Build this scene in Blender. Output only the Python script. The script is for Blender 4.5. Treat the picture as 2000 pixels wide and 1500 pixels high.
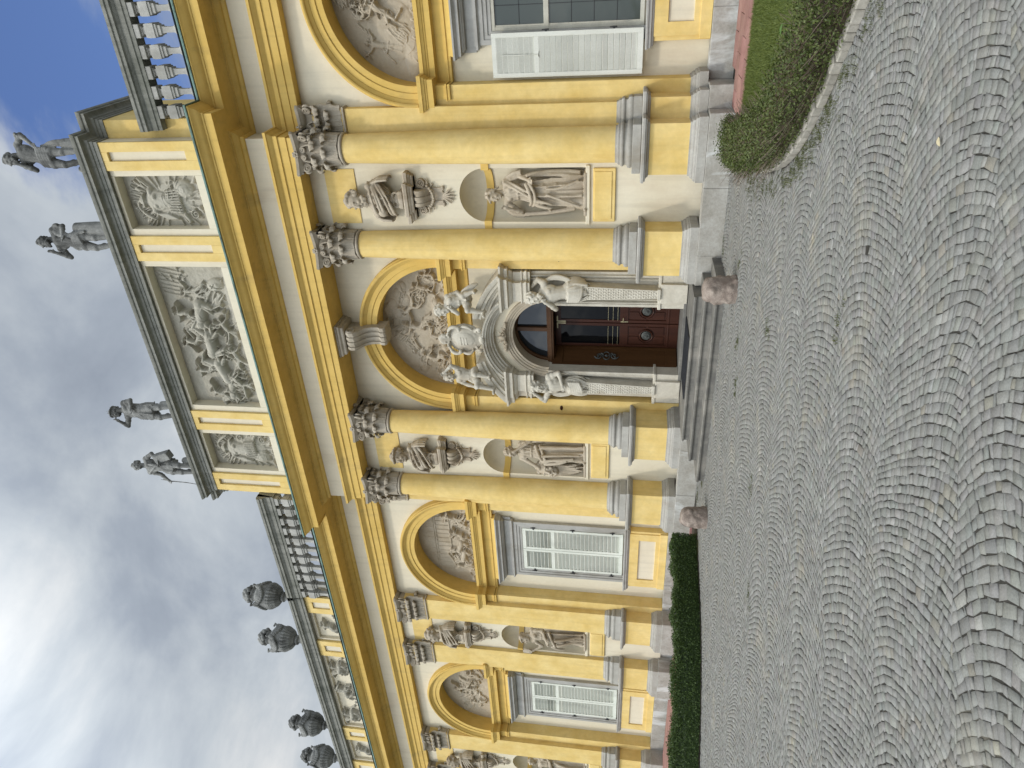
import bpy, bmesh, math, random
import numpy as np
from mathutils import Vector, Matrix, Euler
random.seed(7); RNG = np.random.default_rng(7)
PI = math.pi
scene = bpy.context.scene
for o in list(bpy.data.objects): bpy.data.objects.remove(o)
COL = scene.collection

# ------------------------------------------------------------------ camera
# a phone held upright; the picture was stored lying on its side, so the camera is rolled a quarter turn
F_ = Vector((-0.52396951, 0.8374583, 0.1553047)); R_ = Vector((0.85013851, 0.52538461, 0.03514999)); U_ = Vector((0.05215805, -0.15044803, 0.98724107))
CAMPOS = Vector((7.9635, -14.699, 1.83))
cam_d = bpy.data.cameras.new('camera'); cam = bpy.data.objects.new('camera', cam_d); COL.objects.link(cam)
M = Matrix.Identity(4)
for i in range(3):
    M[i][0] = -U_[i]; M[i][1] = R_[i]; M[i][2] = -F_[i]; M[i][3] = CAMPOS[i]
cam.matrix_world = M
cam_d.sensor_fit = 'HORIZONTAL'; cam_d.sensor_width = 36.0; cam_d.lens = 36.0 * 1389.35 / 2000.0
cam_d.clip_start = 0.05; cam_d.clip_end = 2000
scene.camera = cam

# ------------------------------------------------------------------ sun and sky
SUN_DIR = Vector((0.33, 0.77, -1.0)).normalized()      # the way the light travels
sun_d = bpy.data.lights.new('sun', 'SUN'); sun = bpy.data.objects.new('sun', sun_d); COL.objects.link(sun)
sun.rotation_euler = SUN_DIR.to_track_quat('-Z', 'Y').to_euler(); sun.location = (-8, -20, 30)
sun_d.energy = 1.3; sun_d.angle = math.radians(5.0); sun_d.color = (1.0, 0.93, 0.82)

world = bpy.data.worlds.new('World'); scene.world = world; world.use_nodes = True
wn = world.node_tree.nodes; wl = world.node_tree.links; wn.clear()
def N(tree, typ, **kw):
    n = tree.nodes.new(typ)
    for k, v in kw.items():
        if k in n.inputs: n.inputs[k].default_value = v
        else: setattr(n, k, v)
    return n
wt = world.node_tree
w_out = N(wt, 'ShaderNodeOutputWorld')
sky = N(wt, 'ShaderNodeTexSky', sky_type='NISHITA'); sky.sun_disc = False
sky.sun_elevation = math.asin(-SUN_DIR.z); sky.sun_rotation = math.atan2(-SUN_DIR.x, -SUN_DIR.y)
sky.air_density = 1.0; sky.dust_density = 0.6
skym = N(wt, 'ShaderNodeMixRGB', blend_type='MULTIPLY'); skym.inputs[0].default_value = 1.0; skym.inputs[2].default_value = (0.130, 0.142, 0.182, 1)
wl.new(sky.outputs[0], skym.inputs[1])
tc = N(wt, 'ShaderNodeTexCoord'); sep = N(wt, 'ShaderNodeSeparateXYZ'); wl.new(tc.outputs['Generated'], sep.inputs[0])
zc = N(wt, 'ShaderNodeMath', operation='MAXIMUM'); wl.new(sep.outputs[2], zc.inputs[0]); zc.inputs[1].default_value = 0.0
za = N(wt, 'ShaderNodeMath', operation='ADD'); wl.new(zc.outputs[0], za.inputs[0]); za.inputs[1].default_value = 0.34
dv = N(wt, 'ShaderNodeVectorMath', operation='DIVIDE'); cz = N(wt, 'ShaderNodeCombineXYZ')
for i in range(3): wl.new(za.outputs[0], cz.inputs[i])
wl.new(tc.outputs['Generated'], dv.inputs[0]); wl.new(cz.outputs[0], dv.inputs[1])
flat = N(wt, 'ShaderNodeMapping'); flat.inputs['Location'].default_value = (3.1, 1.7, 0); flat.inputs['Scale'].default_value = (1.25, 1.25, 0.8); flat.inputs['Rotation'].default_value = (0, 0, 0.5)
wl.new(dv.outputs[0], flat.inputs[0])
def wnoise(scale, detail, rough, dist, off):
    mp = N(wt, 'ShaderNodeMapping'); mp.inputs['Location'].default_value = off; wl.new(flat.outputs[0], mp.inputs[0])
    n = N(wt, 'ShaderNodeTexNoise', Scale=scale, Detail=detail, Roughness=rough, Distortion=dist); wl.new(mp.outputs[0], n.inputs['Vector']); return n
n1 = wnoise(1.1, 10, 0.58, 0.6, (0, 0, 0)); n2 = wnoise(2.3, 9, 0.55, 0.4, (5.3, 2.1, 0)); n3 = wnoise(0.7, 3, 0.5, 0.2, (9.1, 4.4, 0))
# cloud cover: almost closed, with one rent of blue to the right of the attic
hole = N(wt, 'ShaderNodeVectorMath', operation='DOT_PRODUCT'); nrm = N(wt, 'ShaderNodeVectorMath', operation='NORMALIZE'); wl.new(tc.outputs['Generated'], nrm.inputs[0])
wl.new(nrm.outputs[0], hole.inputs[0])
def ray(x, y): return (F_ + R_ * ((750 - y) / 1389.35) - U_ * ((x - 1000) / 1389.35)).normalized()
HD = ray(235, 95); hole.inputs[1].default_value = HD
hm = N(wt, 'ShaderNodeMapRange'); hm.inputs[1].default_value = math.cos(0.22); hm.inputs[2].default_value = math.cos(0.02); hm.inputs[3].default_value = 0.0; hm.inputs[4].default_value = 0.29
wl.new(hole.outputs['Value'], hm.inputs[0])
cov = N(wt, 'ShaderNodeMath', operation='SUBTRACT'); wl.new(n1.outputs[0], cov.inputs[0]); wl.new(hm.outputs[0], cov.inputs[1])
cr = N(wt, 'ShaderNodeMapRange', interpolation_type='SMOOTHSTEP'); cr.inputs[1].default_value = 0.20; cr.inputs[2].default_value = 0.32; wl.new(cov.outputs[0], cr.inputs[0])
# cloud tone: grey-blue bellies to white tops
ramp = N(wt, 'ShaderNodeValToRGB'); el = ramp.color_ramp.elements
el[0].position = 0.36; el[0].color = (0.40, 0.46, 0.56, 1); el[1].position = 0.64; el[1].color = (1.12, 1.14, 1.15, 1)
e = el.new(0.46); e.color = (0.54, 0.61, 0.71, 1); e = el.new(0.54); e.color = (0.76, 0.83, 0.90, 1)
mx = N(wt, 'ShaderNodeMath', operation='MULTIPLY_ADD'); wl.new(n2.outputs[0], mx.inputs[0]); mx.inputs[1].default_value = 0.62
m3 = N(wt, 'ShaderNodeMath', operation='MULTIPLY'); wl.new(n3.outputs[0], m3.inputs[0]); m3.inputs[1].default_value = 0.38; wl.new(m3.outputs[0], mx.inputs[2]); wl.new(mx.outputs[0], ramp.inputs[0])
mixs = N(wt, 'ShaderNodeMixRGB'); wl.new(cr.outputs[0], mixs.inputs[0]); wl.new(skym.outputs[0], mixs.inputs[1]); wl.new(ramp.outputs[0], mixs.inputs[2])
bg = N(wt, 'ShaderNodeBackground'); bg.inputs[1].default_value = 1.0
# thin cloud is brighter round the sun, raised further to fill the facade's shadows
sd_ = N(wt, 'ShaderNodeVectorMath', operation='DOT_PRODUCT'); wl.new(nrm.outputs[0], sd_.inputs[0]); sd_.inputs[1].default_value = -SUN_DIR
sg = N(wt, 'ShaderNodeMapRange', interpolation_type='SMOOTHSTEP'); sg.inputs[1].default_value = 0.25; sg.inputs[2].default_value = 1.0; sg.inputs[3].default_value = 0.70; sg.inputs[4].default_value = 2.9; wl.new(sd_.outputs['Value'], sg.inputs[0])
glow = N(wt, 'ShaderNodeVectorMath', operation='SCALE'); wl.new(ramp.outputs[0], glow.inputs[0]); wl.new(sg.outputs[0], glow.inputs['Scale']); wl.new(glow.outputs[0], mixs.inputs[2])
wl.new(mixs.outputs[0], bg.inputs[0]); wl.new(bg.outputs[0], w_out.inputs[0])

vs = scene.view_settings; vs.view_transform = 'Standard'; vs.look = 'None'; vs.gamma = 1.0; vs.exposure = 0.0; vs.use_curve_mapping = False
scene.cycles.max_bounces = 6; scene.cycles.diffuse_bounces = 3

# ------------------------------------------------------------------ materials (procedural)
MATS = {}
def pmat(name, c1, c2, scale=2.0, rough=0.85, bump=0.15, bscale=60.0, bdist=0.004, fine=None, stain=None, stain_lo=0.55, stain_hi=0.72, spec=0.25, attr=None, vstretch=1.0, metallic=0.0, streak=0.0):
    m = bpy.data.materials.new(name); m.use_nodes = True; t = m.node_tree; t.nodes.clear()
    out = N(t, 'ShaderNodeOutputMaterial'); b = N(t, 'ShaderNodeBsdfPrincipled'); t.links.new(b.outputs[0], out.inputs[0])
    b.inputs['Roughness'].default_value = rough; b.inputs['Specular IOR Level'].default_value = spec; b.inputs['Metallic'].default_value = metallic
    geo = N(t, 'ShaderNodeNewGeometry'); mp = N(t, 'ShaderNodeMapping'); mp.inputs['Scale'].default_value = (1, 1, vstretch); t.links.new(geo.outputs['Position'], mp.inputs[0])
    n = N(t, 'ShaderNodeTexNoise', Scale=scale, Detail=6.0, Roughness=0.6); t.links.new(mp.outputs[0], n.inputs['Vector'])
    r = N(t, 'ShaderNodeMapRange'); r.inputs[1].default_value = 0.3; r.inputs[2].default_value = 0.7; t.links.new(n.outputs[0], r.inputs[0])
    mix = N(t, 'ShaderNodeMixRGB'); mix.inputs[1].default_value = (*c1, 1); mix.inputs[2].default_value = (*c2, 1); t.links.new(r.outputs[0], mix.inputs[0])
    last = mix.outputs[0]
    if fine:
        nf = N(t, 'ShaderNodeTexNoise', Scale=fine[0], Detail=4.0, Roughness=0.7); t.links.new(geo.outputs['Position'], nf.inputs['Vector'])
        rf = N(t, 'ShaderNodeMapRange'); rf.inputs[1].default_value = 0.3; rf.inputs[2].default_value = 0.7; rf.inputs[3].default_value = 1 - fine[1]; rf.inputs[4].default_value = 1 + fine[1]; t.links.new(nf.outputs[0], rf.inputs[0])
        mm = N(t, 'ShaderNodeVectorMath', operation='SCALE'); t.links.new(last, mm.inputs[0]); t.links.new(rf.outputs[0], mm.inputs['Scale']); last = mm.outputs[0]
    if stain:
        ms = N(t, 'ShaderNodeMapping'); ms.inputs['Scale'].default_value = (1, 1, 0.35); ms.inputs['Location'].default_value = (3, 5, 1); t.links.new(geo.outputs['Position'], ms.inputs[0])
        ns = N(t, 'ShaderNodeTexNoise', Scale=1.3, Detail=8.0, Roughness=0.65, Distortion=0.4); t.links.new(ms.outputs[0], ns.inputs['Vector'])
        rs = N(t, 'ShaderNodeMapRange'); rs.inputs[1].default_value = stain_lo; rs.inputs[2].default_value = stain_hi; t.links.new(ns.outputs[0], rs.inputs[0])
        mxx = N(t, 'ShaderNodeMixRGB'); mxx.inputs[2].default_value = (*stain, 1); t.links.new(rs.outputs[0], mxx.inputs[0]); t.links.new(last, mxx.inputs[1]); last = mxx.outputs[0]
    if streak:
        mk = N(t, 'ShaderNodeMapping'); mk.inputs['Scale'].default_value = (7, 7, 0.22); t.links.new(geo.outputs['Position'], mk.inputs[0])
        nk = N(t, 'ShaderNodeTexNoise', Scale=1.0, Detail=5.0, Roughness=0.6, Distortion=0.15); t.links.new(mk.outputs[0], nk.inputs['Vector'])
        rk = N(t, 'ShaderNodeMapRange'); rk.inputs[1].default_value = 0.50; rk.inputs[2].default_value = 0.72; rk.inputs[3].default_value = 1.0; rk.inputs[4].default_value = 1.0 - streak; t.links.new(nk.outputs[0], rk.inputs[0])
        mk2 = N(t, 'ShaderNodeVectorMath', operation='SCALE'); t.links.new(last, mk2.inputs[0]); t.links.new(rk.outputs[0], mk2.inputs['Scale']); last = mk2.outputs[0]
    if attr:
        at = N(t, 'ShaderNodeAttribute', attribute_name=attr); ml = N(t, 'ShaderNodeMixRGB', blend_type='MULTIPLY'); ml.inputs[0].default_value = 1.0
        t.links.new(last, ml.inputs[1]); t.links.new(at.outputs['Color'], ml.inputs[2]); last = ml.outputs[0]
    t.links.new(last, b.inputs['Base Color'])
    if bump:
        nb = N(t, 'ShaderNodeTexNoise', Scale=bscale, Detail=5.0, Roughness=0.65); t.links.new(geo.outputs['Position'], nb.inputs['Vector'])
        bp = N(t, 'ShaderNodeBump', Strength=bump, Distance=bdist); t.links.new(nb.outputs[0], bp.inputs['Height']); t.links.new(bp.outputs[0], b.inputs['Normal'])
    MATS[name] = m; return m
pmat('yellow', (0.66, 0.465, 0.150), (0.765, 0.585, 0.250), 1.7, 0.92, 0.3, 30, 0.007, fine=(7, 0.06), stain=(0.60, 0.40, 0.12), stain_lo=0.56, stain_hi=0.82, streak=0.10)
pmat('yellow_trim', (0.62, 0.415, 0.108), (0.69, 0.48, 0.148), 1.1, 0.88, 0.15, 40, 0.004, fine=(6, 0.04), stain=(0.48, 0.33, 0.11), stain_lo=0.55, stain_hi=0.75, streak=0.10)
pmat('plaster', (0.665, 0.595, 0.445), (0.71, 0.645, 0.50), 0.9, 0.92, 0.2, 45, 0.005, fine=(12, 0.03), stain=(0.58, 0.49, 0.355), stain_lo=0.56, stain_hi=0.8, streak=0.09)
pmat('grey_stone', (0.31, 0.29, 0.25), (0.41, 0.395, 0.355), 2.2, 0.85, 0.35, 50, 0.006, fine=(25, 0.10), stain=(0.27, 0.24, 0.19), stain_lo=0.52, stain_hi=0.75)
pmat('plinth_stone', (0.28, 0.26, 0.22), (0.40, 0.385, 0.345), 3.0, 0.85, 0.5, 30, 0.008, fine=(18, 0.14), stain=(0.52, 0.52, 0.49), stain_lo=0.54, stain_hi=0.62)
pmat('capital_stone', (0.36, 0.31, 0.235), (0.44, 0.39, 0.31), 3.0, 0.88, 0.3, 60, 0.006, fine=(20, 0.12), stain=(0.27, 0.225, 0.16), stain_lo=0.5, stain_hi=0.7)
pmat('relief_stone', (0.40, 0.34, 0.25), (0.47, 0.405, 0.31), 1.6, 0.9, 0.3, 55, 0.006, fine=(14, 0.06), stain=(0.33, 0.265, 0.18), stain_lo=0.53, stain_hi=0.75)
pmat('attic_relief', (0.355, 0.33, 0.265), (0.425, 0.40, 0.33), 1.6, 0.9, 0.3, 55, 0.006, fine=(14, 0.07), stain=(0.26, 0.24, 0.185), stain_lo=0.55, stain_hi=0.75)
pmat('statue_beige', (0.38, 0.32, 0.235), (0.49, 0.425, 0.33), 3.0, 0.85, 0.3, 70, 0.005, fine=(24, 0.10), stain=(0.26, 0.20, 0.13), stain_lo=0.52, stain_hi=0.7)
pmat('portal_stone', (0.47, 0.43, 0.345), (0.58, 0.54, 0.45), 2.5, 0.8, 0.3, 60, 0.005, fine=(20, 0.08), stain=(0.46, 0.40, 0.31), stain_lo=0.53, stain_hi=0.7)
pmat('portal_white', (0.42, 0.385, 0.31), (0.56, 0.525, 0.44), 3.5, 0.75, 0.25, 70, 0.004, fine=(26, 0.08), stain=(0.36, 0.30, 0.22), stain_lo=0.55, stain_hi=0.7)
pmat('dark_stone', (0.16, 0.16, 0.15), (0.30, 0.30, 0.28), 3.2, 0.9, 0.5, 45, 0.008, fine=(22, 0.18), streak=0.35, stain=(0.07, 0.07, 0.065), stain_lo=0.50, stain_hi=0.68)
pmat('rail_stone', (0.20, 0.20, 0.17), (0.27, 0.265, 0.23), 2.0, 0.9, 0.4, 40, 0.006, fine=(16, 0.12), stain=(0.12, 0.125, 0.10), stain_lo=0.5, stain_hi=0.7, streak=0.3)
pmat('baluster_stone', (0.33, 0.32, 0.29), (0.44, 0.43, 0.39), 3.0, 0.9, 0.4, 50, 0.006, fine=(20, 0.12), stain=(0.24, 0.23, 0.20), stain_lo=0.5, stain_hi=0.7)
pmat('frame_grey', (0.33, 0.32, 0.29), (0.42, 0.41, 0.38), 2.4, 0.85, 0.3, 55, 0.004, fine=(22, 0.08), stain=(0.25, 0.23, 0.19), stain_lo=0.5, stain_hi=0.72)
pmat('shutter_paint', (0.62, 0.635, 0.555), (0.69, 0.70, 0.62), 2.5, 0.6, 0.25, 40, 0.003, fine=(30, 0.05), stain=(0.47, 0.48, 0.42), stain_lo=0.55, stain_hi=0.75, vstretch=0.4)
pmat('weathered_paint', (0.60, 0.60, 0.53), (0.67, 0.67, 0.60), 4, 0.65, 0.4, 40, 0.004, fine=(40, 0.08), stain=(0.38, 0.36, 0.31), stain_lo=0.62, stain_hi=0.68, vstretch=0.3)
pmat('door_wood', (0.034, 0.011, 0.006), (0.056, 0.019, 0.010), 5, 0.32, 0.2, 30, 0.003, fine=(40, 0.2), spec=0.18, vstretch=0.12)
pmat('jamb_wood', (0.052, 0.023, 0.009), (0.080, 0.038, 0.015), 5, 0.4, 0.2, 30, 0.003, fine=(40, 0.2), spec=0.18, vstretch=0.12)
pmat('window_wood', (0.42, 0.40, 0.33), (0.52, 0.50, 0.42), 4, 0.6, 0.2, 40, 0.003, fine=(30, 0.08))
pmat('iron', (0.018, 0.018, 0.019), (0.035, 0.034, 0.033), 8, 0.5, 0.2, 60, 0.002, spec=0.4)
pmat('bronze', (0.06, 0.064, 0.06), (0.11, 0.115, 0.105), 12, 0.55, 0.3, 60, 0.003, metallic=0.3)
pmat('brass', (0.30, 0.26, 0.16), (0.40, 0.35, 0.22), 8, 0.4, 0, metallic=0.9)
pmat('copper_green', (0.10, 0.17, 0.145), (0.17, 0.26, 0.22), 6, 0.7, 0.3, 30, 0.004, fine=(30, 0.15), stain=(0.05, 0.055, 0.045), stain_lo=0.5, stain_hi=0.7)
pmat('step_stone', (0.11, 0.105, 0.095), (0.20, 0.19, 0.165), 2.6, 0.75, 0.4, 40, 0.006, fine=(25, 0.14), stain=(0.30, 0.28, 0.24), stain_lo=0.5, stain_hi=0.72)
pmat('red_granite', (0.17, 0.13, 0.105), (0.33, 0.275, 0.23), 7, 0.8, 0.7, 22, 0.02, fine=(45, 0.25), stain=(0.055, 0.042, 0.036), stain_lo=0.53, stain_hi=0.60)
pmat('mat_rubber', (0.016, 0.017, 0.019), (0.026, 0.027, 0.03), 6, 0.9, 0.5, 120, 0.004)
pmat('red_brick', (0.24, 0.125, 0.105), (0.33, 0.19, 0.16), 3, 0.9, 0.4, 50, 0.005, fine=(18, 0.12), attr='tint')
pmat('kerb_stone', (0.24, 0.225, 0.19), (0.36, 0.34, 0.30), 5, 0.85, 0.5, 30, 0.008, fine=(22, 0.15), attr='tint')
pmat('sett', (0.172, 0.170, 0.154), (0.235, 0.231, 0.212), 6, 0.82, 0.6, 55, 0.008, fine=(70, 0.16), attr='tint', stain=(0.255, 0.238, 0.195), stain_lo=0.56, stain_hi=0.72)
pmat('joint_sand', (0.028, 0.026, 0.021), (0.055, 0.050, 0.042), 5, 0.95, 0.5, 60, 0.01, fine=(30, 0.2), stain=(0.17, 0.155, 0.12), stain_lo=0.55, stain_hi=0.68)
pmat('court_far', (0.135, 0.136, 0.131), (0.19, 0.19, 0.183), 16, 0.9, 0.8, 18, 0.02, fine=(30, 0.2), stain=(0.22, 0.205, 0.17), stain_lo=0.55, stain_hi=0.72)
pmat('soil', (0.045, 0.035, 0.025), (0.08, 0.065, 0.045), 6, 0.95, 0.8, 25, 0.02)
pmat('lawn_soil', (0.05, 0.075, 0.02), (0.075, 0.10, 0.03), 4, 0.95, 0.5, 25, 0.02)
pmat('roof_metal', (0.13, 0.14, 0.135), (0.2, 0.21, 0.2), 2, 0.6, 0.1)
pmat('dark_room', (0.03, 0.028, 0.025), (0.04, 0.037, 0.032), 2, 0.95, 0)
def leafmat(name, c1, c2, trans=0.25):
    m = bpy.data.materials.new(name); m.use_nodes = True; t = m.node_tree; t.nodes.clear()
    out = N(t, 'ShaderNodeOutputMaterial'); d = N(t, 'ShaderNodeBsdfPrincipled'); tr = N(t, 'ShaderNodeBsdfTranslucent'); mx = N(t, 'ShaderNodeMixShader'); mx.inputs[0].default_value = trans
    at = N(t, 'ShaderNodeAttribute', attribute_name='tint'); mix = N(t, 'ShaderNodeMixRGB'); mix.inputs[1].default_value = (*c1, 1); mix.inputs[2].default_value = (*c2, 1)
    t.links.new(at.outputs['Fac'], mix.inputs[0]); t.links.new(mix.outputs[0], d.inputs['Base Color']); t.links.new(mix.outputs[0], tr.inputs[0])
    d.inputs['Roughness'].default_value = 0.5; d.inputs['Specular IOR Level'].default_value = 0.3
    t.links.new(d.outputs[0], mx.inputs[1]); t.links.new(tr.outputs[0], mx.inputs[2]); t.links.new(mx.outputs[0], out.inputs[0]); MATS[name] = m
leafmat('box_leaf', (0.022, 0.042, 0.011), (0.105, 0.165, 0.04)); leafmat('shrub_leaf', (0.04, 0.06, 0.016), (0.15, 0.18, 0.05))
leafmat('weed_leaf', (0.06, 0.13, 0.03), (0.14, 0.26, 0.07)); leafmat('grass_blade', (0.07, 0.10, 0.02), (0.20, 0.235, 0.06)); leafmat('twig', (0.05, 0.037, 0.024), (0.20, 0.155, 0.11), 0.0)
leafmat('moss', (0.05, 0.06, 0.015), (0.11, 0.12, 0.035), 0.1)
def glassmat(name, col, rough=0.03, trans=0.0):
    m = bpy.data.materials.new(name); m.use_nodes = True; b = m.node_tree.nodes['Principled BSDF']
    b.inputs['Base Color'].default_value = (*col, 1); b.inputs['Roughness'].default_value = rough; b.inputs['Specular IOR Level'].default_value = 0.5
    b.inputs['Transmission Weight'].default_value = trans; b.inputs['IOR'].default_value = 1.5
    t = m.node_tree; geo = N(t, 'ShaderNodeNewGeometry'); nb = N(t, 'ShaderNodeTexNoise', Scale=2.5, Detail=1.0); t.links.new(geo.outputs['Position'], nb.inputs['Vector'])
    bp = N(t, 'ShaderNodeBump', Strength=0.12, Distance=0.03); t.links.new(nb.outputs[0], bp.inputs['Height']); t.links.new(bp.outputs[0], b.inputs['Normal'])
    MATS[name] = m
glassmat('fan_glass', (0.012, 0.015, 0.018)); glassmat('door_glass', (0.004, 0.004, 0.0045))
MATS['door_glass'].node_tree.nodes['Principled BSDF'].inputs['Specular IOR Level'].default_value = 0.14; glassmat('window_glass', (0.055, 0.065, 0.055), 0.06)

# ------------------------------------------------------------------ mesh helpers
class MB:
    def __init__(s): s.v = []; s.f = []; s.n = 0
    def add(s, verts, faces):
        b = s.n; s.v.extend([tuple(map(float, p)) for p in verts]); s.f.extend([tuple(i + b for i in f) for f in faces]); s.n += len(verts); return s
    def box(s, x0, x1, y0, y1, z0, z1, ch=0.0):
        if x0 > x1: x0, x1 = x1, x0
        if y0 > y1: y0, y1 = y1, y0
        if z0 > z1: z0, z1 = z1, z0
        if ch <= 0:
            return s.add([(x0,y0,z0),(x1,y0,z0),(x1,y1,z0),(x0,y1,z0),(x0,y0,z1),(x1,y0,z1),(x1,y1,z1),(x0,y1,z1)], [(0,3,2,1),(4,5,6,7),(0,1,5,4),(1,2,6,5),(2,3,7,6),(3,0,4,7)])
        c = min(ch, (x1-x0)*.45, (y1-y0)*.45, (z1-z0)*.45); lv = []
        for z, e in ((z0, c), (z0 + c, 0), (z1 - c, 0), (z1, c)):
            X0, X1, Y0, Y1 = x0 + e, x1 - e, y0 + e, y1 - e; k = 0 if e else c
            lv.append([(X0+k,Y0,z),(X1-k,Y0,z),(X1,Y0+k,z),(X1,Y1-k,z),(X1-k,Y1,z),(X0+k,Y1,z),(X0,Y1-k,z),(X0,Y0+k,z)])
        vs = [p for l in lv for p in l]; fs = [tuple(range(7, -1, -1)), tuple(range(24, 32))]
        for a in range(3):
            for i in range(8): j = (i + 1) % 8; fs.append((a*8+i, a*8+j, a*8+8+j, a*8+8+i))
        return s.add(vs, fs)
    def sweep(s, path, prof, closed=False, cap=True):
        """profile [(out, z)] carried along a plan path [(x, y)]; out points to the right of the walking direction"""
        P = [np.array(p, float) for p in path]; n = len(P); ms = []
        for i in range(n):
            a = P[i] - P[i-1] if (i > 0 or closed) else None; b = P[(i+1) % n] - P[i] if (i < n-1 or closed) else None
            na = None if a is None else np.array([a[1], -a[0]]) / np.hypot(*a); nb = None if b is None else np.array([b[1], -b[0]]) / np.hypot(*b)
            if na is None: m = nb
            elif nb is None: m = na
            else: m = (na + nb) / max(0.2, 1 + na @ nb)
            ms.append(m)
        k = len(prof); vs = []; fs = []
        for i in range(n):
            for o, z in prof: vs.append((P[i][0] + ms[i][0]*o, P[i][1] + ms[i][1]*o, z))
        for i in range(n if closed else n-1):
            j = (i + 1) % n
            for q in range(k-1): fs.append((i*k+q, j*k+q, j*k+q+1, i*k+q+1))
        if cap and not closed: fs.append(tuple(range(k))); fs.append(tuple(range((n-1)*k + k-1, (n-1)*k - 1, -1)))
        return s.add(vs, fs)
    def lathe(s, prof, c=(0,0), seg=32, sq=0.0, cap=True):
        k = len(prof); vs = []; fs = []
        for i in range(seg):
            a = 2*PI*i/seg
            for r, z in prof: vs.append((c[0] + r*math.cos(a), c[1] + r*math.sin(a), z))
        for i in range(seg):
            j = (i + 1) % seg
            for q in range(k-1): fs.append((i*k+q, j*k+q, j*k+q+1, i*k+q+1))
        if cap: fs.append(tuple(i*k for i in range(seg-1, -1, -1))); fs.append(tuple(i*k+k-1 for i in range(seg)))
        return s.add(vs, fs)
    def arc(s, xc, zc, prof, a0=0.0, a1=PI, n=40, cap=True):
        """profile [(r, y)] turned about an axis along y"""
        k = len(prof); vs = []; fs = []
        for i in range(n+1):
            a = a0 + (a1 - a0)*i/n
            for r, y in prof: vs.append((xc + r*math.cos(a), y, zc + r*math.sin(a)))
        for i in range(n):
            for q in range(k-1): fs.append((i*k+q, (i+1)*k+q, (i+1)*k+q+1, i*k+q+1))
        if cap: fs.append(tuple(range(k))); fs.append(tuple(range(n*k + k-1, n*k-1, -1)))
        return s.add(vs, fs)
    def prism(s, poly, y0, y1):
        """polygon [(x, z)] extruded along y"""
        n = len(poly); vs = [(x, y0, z) for x, z in poly] + [(x, y1, z) for x, z in poly]
        return s.add(vs, [tuple(range(n)), tuple(range(2*n-1, n-1, -1))] + [((i+1) % n, i, n+i, n+(i+1) % n) for i in range(n)])
    def tube(s, path, rad, seg=8, flat=1.0, up=None, caps=True):
        P = [np.array(p, float) for p in path]; n = len(P)
        rad = [rad]*n if np.isscalar(rad) else list(rad)
        if len(rad) != n: rad = list(np.interp(np.linspace(0, 1, n), np.linspace(0, 1, len(rad)), rad))
        vs = []; fs = []; ref = np.array(up if up is not None else (0.13, -0.31, 0.94), float); prev = None
        for i in range(n):
            t = P[min(i+1, n-1)] - P[max(i-1, 0)]; L = np.linalg.norm(t); t = t/L if L > 1e-9 else np.array([0, 0, 1.])
            u = (ref if prev is None or up is not None else prev); u = u - t*(u @ t)
            if np.linalg.norm(u) < 1e-4: u = np.array([1., 0, 0]) - t*t[0]
            u /= np.linalg.norm(u); prev = u; w = np.cross(t, u)
            for q in range(seg):
                a = 2*PI*q/seg; vs.append(P[i] + rad[i]*(math.cos(a)*u*flat + math.sin(a)*w))
        for i in range(n-1):
            for q in range(seg): r = (q+1) % seg; fs.append((i*seg+q, i*seg+r, (i+1)*seg+r, (i+1)*seg+q))
        if caps: fs.append(tuple(range(seg-1, -1, -1))); fs.append(tuple(range((n-1)*seg, n*seg)))
        return s.add(vs, fs)
    def ell(s, c, r, rot=None, u=14, v=8):
        r = (r, r, r) if np.isscalar(r) else r
        Rm = np.eye(3) if rot is None else np.array(Euler(rot).to_matrix()); vs = []; fs = []; c = np.array(c, float)
        for j in range(1, v):
            ph = PI*j/v
            for i in range(u):
                a = 2*PI*i/u; vs.append(c + Rm @ np.array((r[0]*math.sin(ph)*math.cos(a), r[1]*math.sin(ph)*math.sin(a), r[2]*math.cos(ph))))
        t = len(vs); vs.append(c + Rm @ np.array((0, 0, r[2]))); vs.append(c - Rm @ np.array((0, 0, r[2])))
        for j in range(v-2):
            for i in range(u): k = (i+1) % u; fs.append((j*u+i, (j+1)*u+i, (j+1)*u+k, j*u+k))
        for i in range(u): k = (i+1) % u; fs.append((t, i, k)); fs.append((t+1, (v-2)*u+k, (v-2)*u+i))
        return s.add(vs, fs)
    def cap(s, a, b, ra, rb, seg=10):
        """tapered capsule"""
        a = np.array(a, float); b = np.array(b, float); d = b - a; L = np.linalg.norm(d)
        if L < 1e-6: return s.ell(a, max(ra, rb))
        d /= L; path = []; rad = []
        for q in (-0.95, -0.7, -0.35): path.append(a + d*ra*q); rad.append(ra*math.sqrt(1-q*q))
        path.append(a); rad.append(ra); path.append(b); rad.append(rb)
        for q in (0.35, 0.7, 0.95): path.append(b + d*rb*q); rad.append(rb*math.sqrt(1-q*q))
        return s.tube(path, rad, seg)
    def archwall(s, x0, x1, z1, xc, zs, r, y, n=36):
        """flat wall at depth y from springing zs up to z1 round an arched hole"""
        A = set(np.linspace(0, PI, n+1)); 
        for cx in (x0, x1): A.add(math.atan2(z1-zs, cx-xc))
        A = sorted(A); inn = []; out = []
        for a in A:
            c, q = math.cos(a), math.sin(a); t = 1e9
            if c > 1e-9: t = min(t, (x1-xc)/c)
            if c < -1e-9: t = min(t, (x0-xc)/c)
            if q > 1e-9: t = min(t, (z1-zs)/q)
            inn.append((xc+r*c, y, zs+r*q)); out.append((xc+t*c, y, zs+t*q))
        m = len(A); return s.add(inn + out, [(i, i+1, m+i+1, m+i) for i in range(m-1)])
    def xform(s, Mx):
        V = np.array(s.v); Mx = np.array(Mx); V = V @ Mx[:3, :3].T + Mx[:3, 3]; s.v = [tuple(p) for p in V]; return s
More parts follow.
